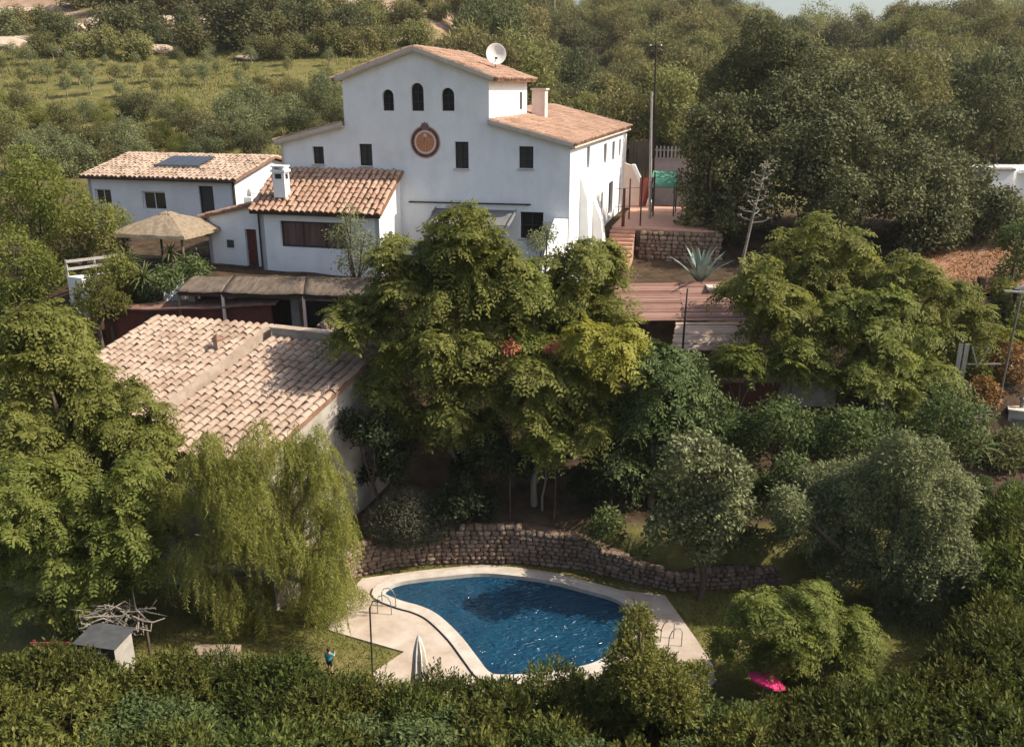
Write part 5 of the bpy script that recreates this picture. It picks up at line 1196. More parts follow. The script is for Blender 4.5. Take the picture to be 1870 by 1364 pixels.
plant('broadleaf_tree', 'dark tree at the right edge above the white building', 'tree', px_lobes([(1800, 190, 52), (1850, 240, 60), (1760, 240, 44), (1840, 310, 40)], 74.0), crown_leafy, 'L_pine2', 74, gb_(1820, 380, 74), .3, 10, f=(.24, .4), n=2200, per=7, L=.3, W=.12, spread=.22)
plant('broadleaf_tree', 'shadowed tree at the right edge beside the orchard bank', 'tree', px_lobes([(1860, 440, 36), (1850, 490, 26)], 47.0), crown_leafy, 'L_dark', 75, None, .15, 8, n=500, per=6, L=.2, W=.1, spread=.15)

# ------------------------------------------------------------------ hedge along the bottom: a row of shrubs, several shapes copied
def proto(fn, m, seed, lobes, r0=.08, k=8, f=(.3, .5), name='hedge_shrub', label='x', cat='shrub', group=None, bark='bark', **kw):
    return plant(name, label, cat, lobes, fn, m, seed, (0, 0, 0), r0, k, group=group, f=f, bark=bark, **kw)
HG = 'hedge shrubs along the bottom'
HL = [(0, 0, 1.25, .95), (.55, .1, .95, .75), (-.5, -.15, 1.0, .8), (0, .3, 1.75, .6)]
HL2 = [(0, 0, 1.1, 1.0), (.5, -.2, 1.5, .6), (-.6, .1, 1.3, .65), (.1, .2, 1.9, .45)]
hp = [proto(crown_shoot, 'L_hedge', 101, HL, n=620, H=.36, L=.17, W=.06, group=HG), proto(crown_shoot, 'L_hedge', 102, HL2, n=640, H=.34, L=.16, W=.06, group=HG), proto(crown_shoot, 'L_hedge', 103, HL, n=620, H=.42, L=.17, W=.05, group=HG), proto(crown_leafy, 'L_dark', 104, HL2, n=1500, per=6, L=.11, W=.05, spread=.07, group=HG), proto(crown_shoot, 'L_conifer', 105, HL, n=680, H=.34, L=.15, W=.05, group=HG)]
hrng = random.Random(5); used = [False] * len(hp)
def put(protos, i, loc, rz, sc, label):
    if not used[i]:
        used[i] = True; r = protos[i]; r.location = loc; r.rotation_euler = (0, 0, rz); r.scale = (sc,) * 3 if not hasattr(sc, '__len__') else sc; r['label'] = label; return r
    return dup(protos[i], loc, rz, sc, label)
def zone(u):
    for lim, ph in ((90, 'at the far left'), (260, 'below the grey garden box'), (420, 'below the branch pile and pepper tree'), (560, 'left of the child'), (700, 'in front of the lawn'), (840, 'around the folded parasol'), (960, 'before the left half of the pool'), (1090, 'before the right half of the pool'), (1290, 'around the pointed conifer'), (1440, 'below the pink parasol'), (1600, 'under the arching fine leaved tree'), (1740, 'right of the arching tree'), (1805, 'below the dark gap by the olive'), (1848, 'just left of the right edge'), (1866, 'close to the right edge'), (9999, 'cut by the right edge')):
        if u < lim: return ph
def depthword(v):
    return 'highest' if v < 980 else 'high' if v < 1120 else 'topmost' if v < 1265 else 'upper' if v < 1310 else 'middle' if v < 1365 else 'lowest'
def hedge_at(u, v, z_top, i, label, wide=1.0):
    """shrub whose top shows at (u, v)"""
    label = depthword(v) + ' ' + label + ' ' + zone(u)
    v += 24 if u < 1600 else 38
    p = G(u, v, z_top * .93); g = zgf(p.x, p.y); s = (z_top - g) / 2.3
    put(hp, i, (p.x, p.y, g), hrng.uniform(0, 6.28), (s * wide, s * wide, s), label)
kinds = ['bushy green hedge shrub', 'rounded green hedge shrub', 'loose bright hedge shrub', 'dark small leaved hedge shrub', 'yellowish hedge shrub']
top = [(0, 1195), (60, 1185), (120, 1190), (180, 1215), (250, 1215), (320, 1195), (390, 1200), (460, 1190), (530, 1205), (590, 1232), (640, 1236), (700, 1245), (760, 1252), (820, 1232), (880, 1232), (940, 1248), (1000, 1232), (1060, 1232), (1110, 1262), (1290, 1290), (1350, 1305), (1420, 1290), (1480, 1275), (1560, 1270), (1640, 1238), (1700, 1245), (1760, 1205), (1815, 1150), (1850, 1085), (1880, 1030)]
for k, (u, v) in enumerate(top): hedge_at(u, v, 2.1 + .25 * math.sin(k * 1.7) + max(0, (u - 1600) / 300), [0, 1, 2, 0, 4, 1, 2][k % 7], kinds[[0, 1, 2, 0, 4, 1, 2][k % 7]])
for row, (v0, zt) in enumerate(((1275, 2.3), (1330, 2.5), (1385, 2.7), (1440, 2.8))):
    for k in range(17):
        u = -20 + k * 118 + (row % 2) * 55 + hrng.uniform(-22, 22)
        if 1080 < u < 1290 and row < 2: continue
        dv = 0 if u < 1500 else -(u - 1500) * .22
        if row == 0 and 580 < u < 1080: dv += 22
        i = [3, 0, 1, 3, 2, 0, 4][hrng.randrange(7)]; hedge_at(u, v0 + dv + hrng.uniform(-12, 12), zt + hrng.uniform(-.35, .3), i, kinds[i], 1.1)
for (u, v, zt, i) in ((1845, 915, 3.4, 0), (1870, 890, 3.4, 2), (1862, 985, 3.2, 1), (1885, 955, 3.3, 0), (1850, 1120, 3.0, 2), (1780, 1240, 2.8, 0), (1850, 1200, 2.8, 1), (1850, 850, 3.2, 3), (1800, 840, 3.0, 3)):
    hedge_at(u, v, zt, i, kinds[i], 1.0)

def g2(u, v, lo=50, hi=420):
    """where the line of sight through (u, v) meets the land"""
    y = lo
    while y < hi:
        p = Q(u, v, y)
        if p.z < zgf(p.x, p.y): return p
        y += .7
    return None
RB = 'rough shrubs around the lamp pole'
RL = [(0, 0, .6, .6), (.45, .1, .5, .45), (-.4, -.1, .5, .5), (0, .2, 1.0, .4)]
rp = [proto(crown_leafy, m_, 150 + i_, RL, .04, 6, n=330, per=6, L=.17, W=.06, spread=.1, name='rough_shrub', group=RB) for i_, m_ in enumerate(('L_scrub', 'L_olive', 'L_ail', 'L_brown'))]
rl_ = ['green rough shrub', 'grey green rough shrub', 'leafy rough shrub', 'brown dry shrub']
rseen = set()
for k, (u, v, s_, i_, ph) in enumerate(((1700, 780, 1.3, 0, 'left of the lamp pole foot'), (1740, 745, 1.2, 1, 'below the grey wooden gate'), (1670, 745, 1.3, 2, 'behind the olive grey tree top'), (1770, 700, 1.2, 2, 'right of the grey wooden gate'), (1840, 690, 1.4, 3, 'near the right edge above the hut'), (1860, 640, 1.5, 2, 'at the right edge under the crossbar'), (1800, 660, 1.3, 2, 'left behind the lamp pole'), (1745, 660, 1.2, 0, 'behind the grey wooden gate'), (1850, 590, 1.4, 0, 'at the right edge below the bending person'), (1760, 575, 1.2, 2, 'below the dark square post'), (1720, 840, 1.3, 0, 'between olive grey tree and lamp pole'), (1770, 830, 1.2, 1, 'in front of the lamp pole foot'), (1820, 850, 1.3, 0, 'in front of the stove box'), (1865, 850, 1.3, 1, 'at the right edge before the stove box'), (1650, 790, 1.2, 2, 'right behind the dark leafy shrubs'), (1790, 740, 1.1, 3, 'left of the dark hut'), (1700, 700, 1.2, 2, 'left of the gate under the broad tree'), (1830, 555, 1.1, 2, 'under the crossbar of the lamp pole'))):
    p = g2(u, v, 27)
    if not p: continue
    r = rp[i_] if i_ not in rseen else dup(rp[i_]); rseen.add(i_)
    r.location = (p.x, p.y, p.z - .1); r.rotation_euler = (0, 0, k * 1.9); r.scale = (s_, s_, s_ * .95); r['label'] = rl_[i_] + ' ' + ph

# ------------------------------------------------------------------ hillside: field trees, scrub, woods
def relabel(r, label): r['label'] = label; return r
def where(label, x, y):
    """add what the thing stands near, by bearing and distance"""
    t = x / y
    for lim, ph in ((-.5, 'at the far left'), (-.38, 'far above the left trees'), (-.28, 'above the low white house'), (-.2, 'left of the farmhouse gable'), (-.1, 'above the farmhouse gable'), (-.03, 'above the satellite dish'), (.03, 'by the track poles'), (.12, 'above the right wing'), (.2, 'near the tall dark pole'), (.3, 'left above the great oak'), (.4, 'straight above the great oak'), (.5, 'right above the great oak'), (9, 'at the upper right edge')):
        if t < lim: break
    far = ('nearest', 'second', 'third', 'fourth', 'fifth', 'sixth', 'seventh', 'eighth', 'ninth', 'tenth', 'eleventh', 'twelfth', 'thirteenth', 'fourteenth', 'fifteenth', 'sixteenth', 'seventeenth', 'eighteenth', 'nineteenth', 'twentieth', 'farthest')[max(0, min(20, int((y - 62) / 8)))] + ' rank uphill'
    return label + ' ' + ph + ', ' + far
def scatter(protos, spots, labels, group):
    """spots: (X, Y, scale, proto index, label index)"""
    seen = set()
    for x, y, s, i, li in spots:
        loc = (x, y, zgf(x, y) - .1); rz = hrng.uniform(0, 6.28); sc = (s * hrng.uniform(.9, 1.15), s * hrng.uniform(.9, 1.15), s * hrng.uniform(.85, 1.15))
        if i not in seen:
            seen.add(i); r = protos[i]; r.location = loc; r.rotation_euler = (0, 0, rz); r.scale = sc
        else: r = dup(protos[i], loc, rz, sc)
        r['label'] = where(labels[li], x, y); r['group'] = group
fo = [proto(crown_leafy, m, 200 + i, [(0, 0, 1.7, .75), (.4, .2, 1.5, .5), (-.4, -.1, 1.55, .5), (0, 0, 2.2, .5)], .07, 6, n=nn, per=5, L=.2, W=.07, spread=.14, name='field_tree', cat='tree', bark='bark_pale') for i, (m, nn) in enumerate((('L_olive', 260), ('L_scrub', 230), ('L_olive', 200)))]
spots = []
for (v, u0, u1, step) in ((92, 470, 640, 70), (108, 20, 420, 62), (124, 60, 600, 66), (140, 0, 560, 58), (158, 30, 480, 60), (176, 0, 330, 55)):
    for u in np.arange(u0, u1, step):
        uu = u + hrng.uniform(-16, 16); p = g2(uu, v + hrng.uniform(-4, 5))
        if p: spots.append((p.x, p.y, hrng.uniform(.55, .95), hrng.randrange(3), 0))
scatter(fo, spots, ['young olive tree in the field'], 'young trees in the field')
bu = [proto(crown_leafy, m, 220 + i, [(0, 0, 1.3, 1.4), (1.0, .3, 1.0, 1.0), (-.9, -.2, 1.0, 1.05), (.1, .7, 1.9, .9)], .12, 11, n=nn, per=6, L=.28, W=.12, spread=.2, f=(.2, .55), spread_=1.1, core=.6, name='scrub_bush', cat='shrub') for i, (m, nn) in enumerate((('L_pine2', 750), ('L_scrub', 750), ('L_pine', 700)))]
spots = []
for (u, v, s, i) in ((110, 70, 1.5, 0), (90, 50, 1.2, 1), (225, 75, 1.8, 0), (265, 60, 1.7, 0), (285, 80, 1.3, 0), (250, 105, 1.3, 1), (190, 95, 1.2, 1), (345, 55, 1.3, 0), (440, 80, 2.3, 0), (420, 60, 1.7, 0), (360, 95, 1.3, 1), (505, 70, 1.5, 1), (550, 65, 1.8, 0), (590, 60, 1.5, 1), (640, 70, 1.7, 0), (690, 60, 1.6, 1), (745, 55, 1.5, 2), (510, 25, 1.5, 0), (560, 20, 1.5, 0), (620, 30, 1.4, 1), (680, 25, 1.3, 1), (740, 25, 1.2, 1), (330, 20, 1.8, 0), (270, 15, 1.8, 0), (210, 15, 1.7, 0), (140, 8, 1.6, 0), (390, 15, 1.7, 0), (450, 18, 1.6, 0), (30, 55, 1.2, 1), (8, 70, 1.4, 0), (150, 100, 1.2, 2), (80, 95, 1.0, 2), (700, 85, 1.2, 2), (760, 80, 1.4, 2), (600, 95, 1.3, 1), (655, 95, 1.4, 2), (800, 30, 1.2, 1), (770, 8, 1.4, 1), (830, 12, 1.3, 2), (480, 98, 1.2, 2), (540, 98, 1.2, 1)):
    p = g2(u, v + 8)
    if p: spots.append((p.x, p.y, s * .85, i, i))
scatter(bu, spots, ['dark round bush on the stony slope', 'green bush on the stony slope', 'yellowish bush on the stony slope'], 'bushes on the stony slope')
ob = [proto(crown_leafy, m, 240 + i, [(0, 0, 2.2, 1.7), (1.2, .3, 1.7, 1.2), (-1.1, -.2, 1.8, 1.3), (.2, .5, 3.2, 1.2), (-.3, -.9, 1.3, 1.1)], .16, 11, n=nn, per=6, L=.25, W=.10, spread=.2, f=(.2, .55), spread_=1.1, core=.6, name='hillside_tree', cat='tree') for i, (m, nn) in enumerate((('L_olive', 1000), ('L_scrub', 1000), ('L_pine2', 1000), ('L_ail', 900)))]
spots = []
for (u, v, s, i) in ((20, 225, 1.0, 1), (70, 215, .9, 3), (120, 220, 1.0, 1), (160, 205, .8, 0), (30, 260, 1.1, 1), (95, 265, 1.1, 0), (150, 260, 1.0, 1), (200, 255, 1.0, 1), (235, 265, 1.1, 0), (60, 300, 1.2, 0), (190, 290, .9, 1), (140, 300, 1.2, 0), (265, 200, 1.0, 2), (235, 195, .9, 2), (310, 210, 1.0, 2), (340, 205, .8, 3), (300, 250, .75, 3), (330, 262, .7, 3), (275, 255, .9, 1), (250, 285, .9, 0), (355, 245, 1.1, 2), (420, 225, 1.25, 0), (460, 200, 1.3, 0), (400, 255, 1.2, 2), (450, 250, 1.2, 0), (490, 235, 1.2, 0), (530, 210, 1.2, 0), (570, 200, 1.3, 2), (600, 180, 1.2, 0), (560, 235, 1.1, 2), (500, 170, 1.0, 1), (540, 165, 1.0, 1), (590, 150, 1.0, 1), (440, 175, .9, 3), (480, 145, .7, 1), (615, 215, 1.1, 2), (380, 280, 1.0, 2), (470, 275, 1.0, 2), (0, 190, .9, 3), (45, 185, .8, 1), (195, 215, .8, 3)):
    p = g2(u, v + 22, 62)
    if p: spots.append((p.x, p.y, s * .6, i, {0: 0, 1: 1, 2: 2, 3: 3}[i]))
scatter(ob, spots, ['grey green olive tree on the hillside', 'bushy green tree on the hillside', 'dark evergreen on the hillside', 'bright yellow green tree on the hillside'], 'trees on the slope behind the house')
pn = [proto(crown_leafy, m, 260 + i, lb_, .18, 11, f=(.2, .55), spread_=1.12, core=.6, n=nn, per=6, L=.42, W=.12, spread=.26, up=.5, name='pine_tree', cat='tree') for i, (m, nn, lb_) in enumerate((
    ('L_pine', 1100, [(0, 0, 4.6, 2.1), (1.0, .4, 3.6, 1.6), (-1.1, -.2, 3.8, 1.7), (.1, .2, 6.3, 1.5)]), ('L_pine', 1100, [(0, 0, 4.0, 2.4), (1.3, .3, 4.6, 1.6), (-1.2, .5, 4.4, 1.6), (0, -.6, 5.6, 1.7)]),
    ('L_pine2', 1100, [(0, 0, 4.0, 2.5), (1.2, .2, 4.8, 1.8), (-1.2, 0, 4.4, 1.9), (.1, .3, 5.7, 1.6)]), ('L_scrub', 1000, [(0, 0, 3.0, 2.2), (1.1, .3, 2.6, 1.6), (-1.1, -.3, 2.8, 1.6), (.1, .2, 4.3, 1.5)])))]
spots = []
for (u, v, s, i) in ((870, 60, .9, 2), (910, 110, .9, 3), (990, 110, .8, 3), (1000, 165, .85, 3), (1045, 150, .85, 0), (1090, 165, .85, 3), (1130, 150, .9, 0), (1030, 205, .8, 3), (1080, 215, .8, 3), (1130, 205, .85, 0), (1175, 190, .9, 3), (1165, 240, .8, 3), (1215, 200, .9, 0), (1225, 250, .8, 3), (1250, 215, .85, 0)):
    p = g2(u, v + 40, 68)
    if p: spots.append((p.x, p.y, s, i, {0: 1, 1: 1, 2: 0, 3: 1}[i]))
y = 92.0
while y < 262:
    stp = 4.6 + y * .012; x = -.075 * y
    while x < .66 * y:
        xx = x + hrng.uniform(-2.4, 2.4); yy = y + hrng.uniform(-2.4, 2.4); t = xx / yy
        edge = -.055 if yy < 135 else -.035
        if t > edge and t < .64 and not (-.03 < t < .03 and 118 < yy < 132):
            dk = (math.sin(xx * .13 + 1) + math.sin(yy * .11 + xx * .05)) > .75
            i = 2 if dk else [0, 1, 0, 1, 3][hrng.randrange(5)]
            spots.append((xx, yy, hrng.uniform(.65, 1.45), i, 0 if dk else 1))
        x += stp
    y += stp * 1.15
spots.sort(key=lambda s: s[1])
near, rest_ = spots[:300], spots[300:]
scatter(pn, near, ['dark green pine of the wooded slope', 'olive green pine of the wooded slope'], 'pines of the wooded slope')
if rest_:
    Vs = []
    P_ = [np.array([v.co for v in [c for c in q_.children if c.name.startswith('crown')][0].data.vertices]) for q_ in pn]
    # distant ridge of the wood reads as one mass
    for x, yv, s, i, li in rest_:
        V = P_[i].reshape(-1, 4, 3)[::3].reshape(-1, 3) * s * 1.02; a = hrng.uniform(0, 6.28); ca, sa = math.cos(a), math.sin(a)
        V = np.stack([V[:, 0] * ca - V[:, 1] * sa, V[:, 0] * sa + V[:, 1] * ca, V[:, 2]], 1)
        Vs.append(V + np.array((x, yv, zgf(x, yv) - .1)))
    V = np.concatenate(Vs); o = link(bpy.data.objects.new('distant_wood', np_mesh('distant_wood', V, q4(len(V) // 4), M['L_pine'])))
    tag(o, 'distant pine wood along the ridge under the sky', 'wood', kind='stuff')

# ------------------------------------------------------------------ grass: field tufts and lawn
def grass(name, label, P, L, W, m, rng, lean=.5):
    d = _unit(np.array((0, 0, 1.0)) + rng.normal(size=(len(P), 3)) * lean)
    V = diamonds(P, d, L * rng.uniform(.6, 1.4, len(P)), W, rng, .1)
    o = link(bpy.data.objects.new(name, np_mesh(name, V, q4(len(P)), M[m]))); tag(o, label, 'grass', kind='stuff')
rng = np.random.default_rng(9)
n = 60000; yy = 72 + 70 * rng.random(n) ** 1.0; tt = rng.uniform(-.62, -.03, n); xx = tt * yy
keepm = (np.sin(xx * .3) + np.sin(yy * .4 + xx * .1) + rng.normal(size=n) * .8) > -.4
xx, yy = xx[keepm], yy[keepm]; grass('field_grass', 'dry green grass covering the hillside field', np.stack([xx, yy, zg(xx, yy)], 1), .34, .10, 'L_grass', rng)
n = 90000; xx = rng.uniform(-16, 16, n); yy = rng.uniform(20.5, 31.5, n)
dk_ = [(p.x, p.y) for p in deck]; ok = ~inside(dk_, xx, yy) & (yy < wall_y(xx) - .1) & ~inside([(p.x, p.y) for p in offset_loop(POOL, .5)], xx, yy)
xx, yy = xx[ok], yy[ok]; grass('lawn', 'short sunlit lawn around the pool deck', np.stack([xx, yy, zg(xx, yy)], 1), .075, .03, 'L_lawn', rng)

# ------------------------------------------------------------------ rocks on the slope
def rock_mesh(seed):
    rg = random.Random(seed); bm = bmesh.new(); bmesh.ops.create_icosphere(bm, subdivisions=3, radius=1)
    ds = [Vector((rg.gauss(0, 1), rg.gauss(0, 1), rg.gauss(0, 1))).normalized() for _ in range(14)]; hs = [rg.uniform(.55, .95) for _ in ds]
    for v in bm.verts:
        for d, h in zip(ds, hs):
            k = v.co.dot(d)
            if k > h: v.co -= d * (k - h) * .9
        v.co *= rg.uniform(.97, 1.03)
    me = bpy.data.meshes.new('boulder'); bm.to_mesh(me); bm.free(); me.materials.append(M['rock']); return me
RK = [rock_mesh(i) for i in range(5)]
rk = [(20, 35, 3.0, 1.6), (60, 30, 2.6, 1.4), (15, 85, 2.6, 1.2), (35, 78, 2.0, 1.0), (140, 55, 1.8, 1.0), (160, 85, 2.2, .9), (175, 45, 1.6, 1.0), (305, 45, 2.4, 1.2), (330, 75, 2.6, 1.0), (365, 50, 2.6, 1.3), (395, 40, 1.8, 1.1), (290, 92, 2.6, .8), (175, 100, 2.4, .7), (120, 100, 2.2, .7), (455, 108, 2.2, .6), (210, 60, 1.5, .8), (475, 70, 1.2, .8), (385, 70, 2.0, .9), (100, 20, 1.6, .9), (640, 12, 1.5, .8)]
for k, (u, v, sx, sz) in enumerate(rk):
    p = g2(u, v)
    if not p: continue
    o = link(bpy.data.objects.new('boulder', RK[k % 5])); o.location = (p.x, p.y, p.z - sz * .1); o.scale = (sx * 1.25, sx, sz * 1.1); o.rotation_euler = (0, 0, k * 1.3)
    tag(o, 'pale limestone boulder among the bushes on the stony slope', 'rock', 'boulders on the stony slope')
# ------------------------------------------------------------------ utility poles, lamp pole
def pole(label, u0, v0, u1, v1, Y, r, m, name='utility_pole', cap=False):
    g_ = g2(u0, v0, 70) if Y > 90 else None
    if g_: Y = g_.y
    a = Q(u0, v0, Y); b_ = Q(u1, v1, Y); g = zgf(a.x, a.y); t = thing(name, label, 'pole', (a.x, a.y, min(g, a.z)))
    b = MB(); h = b_.z - min(g, a.z); dx = b_.x - a.x; b.tube([(0, 0, -.2), (dx * .5, 0, h * .5), (dx, 0, h)], [r * 1.2, r, r * .8], 9); b.build('shaft', M[m], t)
    if cap:
        b = MB(); b.bar((dx - .45, 0, h - .3), (dx + .45, 0, h - .3), .09); b.build('crossarm', M[m], t)
        for x in (-.38, .38):
            b = MB(); b.lathe([(.001, 0), (.05, 0), (.06, .05), (.03, .12), (.001, .13)], (dx + x, 0, h - .25), 8); b.build('insulator', M['dish'], t)
    return t
pole('tall dark thin utility pole behind the side terrace', 1195, 320, 1198, 78, 66, .08, 'dark_wood', cap=True)
pole('pale utility pole standing at the side terrace', 1187, 395, 1190, 168, 58, .085, 'pole_grey')
pole('utility pole on the wooded slope, right one under the sky', 1319, 110, 1320, 20, 95, .22, 'pole_wood')
for k, (u, v0, v1, Y, lb) in enumerate(((937, 50, -30, 122, 'leftmost thin pole by the track above the farmhouse'), (950, 55, -30, 120, 'second pole from the left by the track above the farmhouse'), (969, 72, -30, 116, 'third pole from the left by the track above the farmhouse'), (1012, 95, -20, 108, 'rightmost faint pole by the track above the farmhouse'))):
    pole(lb, u, v0, u + 1, v1, Y, .13, 'dark_wood' if k == 1 else 'pole_grey')
lp = thing('lamp_pole', 'tall slim metal pole with short crossbar at the right edge', 'pole', tuple(G(1811, 800, 3.2)))
p0 = Vector(lp.location); h = Q(1818, 533, p0.y).z - p0.z
b = MB(); b.tube([(0, 0, -.5), (.06, 0, h * .5), (.14, 0, h)], [.055, .05, .045], 8); b.build('shaft', M['metal'], lp)
b = MB(); b.bar((-.62, 0, h + .04), (.85, 0, h - .06), .10, .08); b.build('crossbar', M['pole_grey'], lp)
b = MB(); b.box((.78, -.1, h - .16), (1.05, .1, h - .07)); b.build('lamp_head', M['white_frame'], lp)
# ------------------------------------------------------------------ orchard bank, stove box and gate on the right
sb_ = G(1850, 812, 3.0)
bx = thing('stove_box', 'pale grey metal stove box with short chimney beside the lamp pole', 'stove', tuple(sb_), R(-25))
b = MB(); b.box((-.45, -.45, 0), (.45, .45, 1.75)); b.build('body', M['pole_grey'], bx, .02)
b = MB(); b.box((-.5, -.5, 1.75), (.5, .5, 1.82)); b.build('lid', M['mortar'], bx)
b = MB(); b.tube([(0.05, 0, 1.82), (.05, 0, 2.15)], .09, 10); b.lathe([(.001, 2.3), (.14, 2.24), (.14, 2.18), (.001, 2.2)], (.05, 0, 0), 10); b.build('chimney', M['metal'], bx)
b = MB(); b.box((-.3, -.475, .5), (.3, -.452, 1.4)); b.build('door', M['metal'], bx)
hut = thing('dark_hut', 'dark shelter with pale sheet roof behind the stove box', 'shed', tuple(G(1850, 800, 3.0) + Vector((.4, 1.6, 0))), R(-10))
b = MB(); b.box((-2.0, 0, -.5), (2.4, 2.0, 2.5)); b.build('wall', M['dark_wood'], hut)
b = MB(); b.add([(-1.2, -.3, 2.75), (2.6, -.3, 2.55), (2.6, 2.3, 2.75), (-1.2, 2.3, 2.95)], [(0, 1, 2, 3)]); o = b.build('roof', M['pole_grey'], hut); s_ = o.modifiers.new('t', 'SOLIDIFY'); s_.thickness = .06
gt_ = thing('wooden_gate', 'grey wooden gate with cross braces left of the lamp pole', 'gate', tuple(Q(1745, 668, 38.4)), R(-6))
for x in (0, .27):
    b = MB(); b.box((x, 0, -.6), (x + .2, .06, 1.05)); b.build('board', M['pole_grey'], gt_)
for a, c in (((.6, 0, .9), (.95, 0, 0)), ((1.3, 0, .9), (.95, 0, 0)), ((.5, 0, .1), (2.0, 0, .15))):
    b = MB(); b.bar(a, c, .06); b.build('brace', M['pole_grey'], gt_)
bank = thing('orchard_bank', 'bare reddish earth bank under the oak at the right', 'bank', (0, 0, 0)); bank['kind'] = 'structure'
nb1, nb2 = 24, 12; vs = []; rg = random.Random(3)
e0, e1_, e2_, e3 = Q(1640, 532, 46.0), Q(1900, 540, 45.0), Q(1880, 415, 56.0), Q(1690, 430, 56.5)
for i in range(nb1 + 1):
    for j in range(nb2 + 1):
        s, t = i / nb1, j / nb2; vs.append(e0.lerp(e1_, s).lerp(e3.lerp(e2_, s), t) + Vector((0, 0, rg.uniform(-.06, .08) + .12 * math.sin(s * 9) * math.sin(t * 6))))
b = MB(); b.add(vs, [(i * (nb2 + 1) + j, (i + 1) * (nb2 + 1) + j, (i + 1) * (nb2 + 1) + j + 1, i * (nb2 + 1) + j + 1) for i in range(nb1) for j in range(nb2)], True); b.build('earth', M['soil'], bank)
rn = np.random.default_rng(44); s_ = rn.random(5000); t_ = rn.random(5000)
E0, E1, E2, E3 = [np.array(v) for v in (e0, e1_, e2_, e3)]; PP = (E0 * (1 - s_)[:, None] + E1 * s_[:, None]) * (1 - t_)[:, None] + (E3 * (1 - s_)[:, None] + E2 * s_[:, None]) * t_[:, None]
grass('dry_litter', 'dry brown leaf litter on the reddish bank', PP + np.array((0, 0, .05)), .16, .07, 'L_brown', rn, 1.2)
stump = thing('stump_post', 'dark square wooden post at the foot of the reddish bank', 'post', tuple(Q(1790, 528, 45.0))); b = MB(); b.box((-.16, -.16, -.3), (.16, .16, .62)); b.build('post', M['dark_wood'], stump, .02)

# ------------------------------------------------------------------ agave with its flower stalk, yucca, spiky plants
def rosette(name, label, base, n, L, W, m, seed, up=(.35, 1.2), curl=.5, cat='plant', tall=0, bend=1.0):
    rg = random.Random(seed); t = thing(name, label, cat, base)
    if tall:
        b = MB(); b.tube([(0, 0, -.2), (.03, 0, tall)], [.14, .10], 8); b.build('stem', M['bark'], t)
    for k in range(n):
        a = 2.399 * k + rg.uniform(-.2, .2); el = up[0] + (up[1] - up[0]) * (k / n) + rg.uniform(-.1, .1); ln = L * rg.uniform(.75, 1.1); b = MB(); vs = []
        ns = 6; pos = Vector((0, 0, tall)); ang = el
        for i in range(ns + 1):
            s = i / ns; w = W * (1 - s) ** .6 * (.55 + .9 * min(s * 3, 1) * .5); d = Vector((math.cos(a) * math.cos(ang), math.sin(a) * math.cos(ang), math.sin(ang))); sd = Vector((-math.sin(a), math.cos(a), 0))
            if i: pos = pos + d * (ln / ns)
            vs += [pos - sd * w, pos + Vector((0, 0, -.25 * w)) - d * .0, pos + sd * w]
            ang -= curl * bend / ns * (1.6 if s > .4 else .5) * rg.uniform(.7, 1.3)
        fs = []
        for i in range(ns): fs += [(3 * i, 3 * i + 1, 3 * i + 4, 3 * i + 3), (3 * i + 1, 3 * i + 2, 3 * i + 5, 3 * i + 4)]
        b.add(vs, fs, True); b.build('leaf', M[m], t)
    return t
p = Q(1278, 514, 44.6); rosette('agave', 'large grey blue agave with upright spiky leaves above the plank roof', (p.x, p.y, p.z - .1), 30, 2.1, .17, 'L_agave', 1, (.75, 1.5), .35)
p = Q(1370, 500, 45.0); rosette('agave', 'smaller agave at the foot of the tall flower stalk', (p.x, p.y, p.z - .3), 18, 1.2, .09, 'L_agave', 2, (.2, 1.3), .5)
p = Q(1770, 755, 36.5); rosette('spiky_plant', 'spiky pale plant on the dark shelter by the lamp pole', (p.x, p.y, p.z - .2), 22, 1.3, .05, 'L_agave', 3, (.2, 1.3), .6)
p = Q(1790, 800, 33.0); rosette('spiky_plant', 'grassy spiky plant below the lamp pole', (p.x, p.y, p.z - .4), 30, 1.3, .04, 'L_yucca', 4, (.1, 1.3), 1.0)
p = Q(1700, 850, 31.0); rosette('spiky_plant', 'arching spiky plant behind the olive grey tree', (p.x, p.y, p.z - .3), 26, 1.3, .04, 'L_yucca', 5, (.1, 1.2), 1.0)
stk = thing('agave_stalk', 'tall leaning dry agave flower stalk with short side branches', 'plant', tuple(Q(1350, 488, 45.2)))
b = MB(); top_ = Q(1402, 292, 45.2) - Vector(stk.location); base_ = Vector((0, 0, -.6)); b.tube([base_, top_ * .5, top_], [.09, .065, .025], 7); b.build('stalk', M['dry_wood'], stk)
rg = random.Random(6)
for k in range(22):
    s = .42 + .56 * k / 22; p = top_ * s; a = 2.4 * k; ln = 1.15 * (1.1 - s) ** .5 * rg.uniform(.7, 1.1); d = Vector((math.cos(a), math.sin(a), .12)); b = MB()
    e = p + d * ln + Vector((0, 0, .1)); b.tube([p, p + d * ln * .6, e], [.036, .028, .016], 5)
    for q_ in range(5):
        o2 = e + Vector((rg.uniform(-.16, .16), rg.uniform(-.16, .16), rg.uniform(-.02, .1))); b.tube([e - d * .1, o2], [.02, .034], 4)
    b.build('side_branch', M['dry_wood'], stk)
p = Q(262, 500, 42.4); rosette('yucca', 'bushy yucca with drooping dry leaves left of the reed pergola', (p.x, p.y, zgf(p.x, p.y)), 90, 1.25, .05, 'L_yucca', 7, (-.9, 1.3), .9, 'plant', p.z - zgf(p.x, p.y) - .2)
p = Q(232, 470, 43.2); rosette('yucca', 'second yucca head beside the thatched pavilion', (p.x, p.y, zgf(p.x, p.y)), 60, 1.1, .05, 'L_yucca', 8, (-.5, 1.3), .9, 'plant', p.z - zgf(p.x, p.y) - .2)
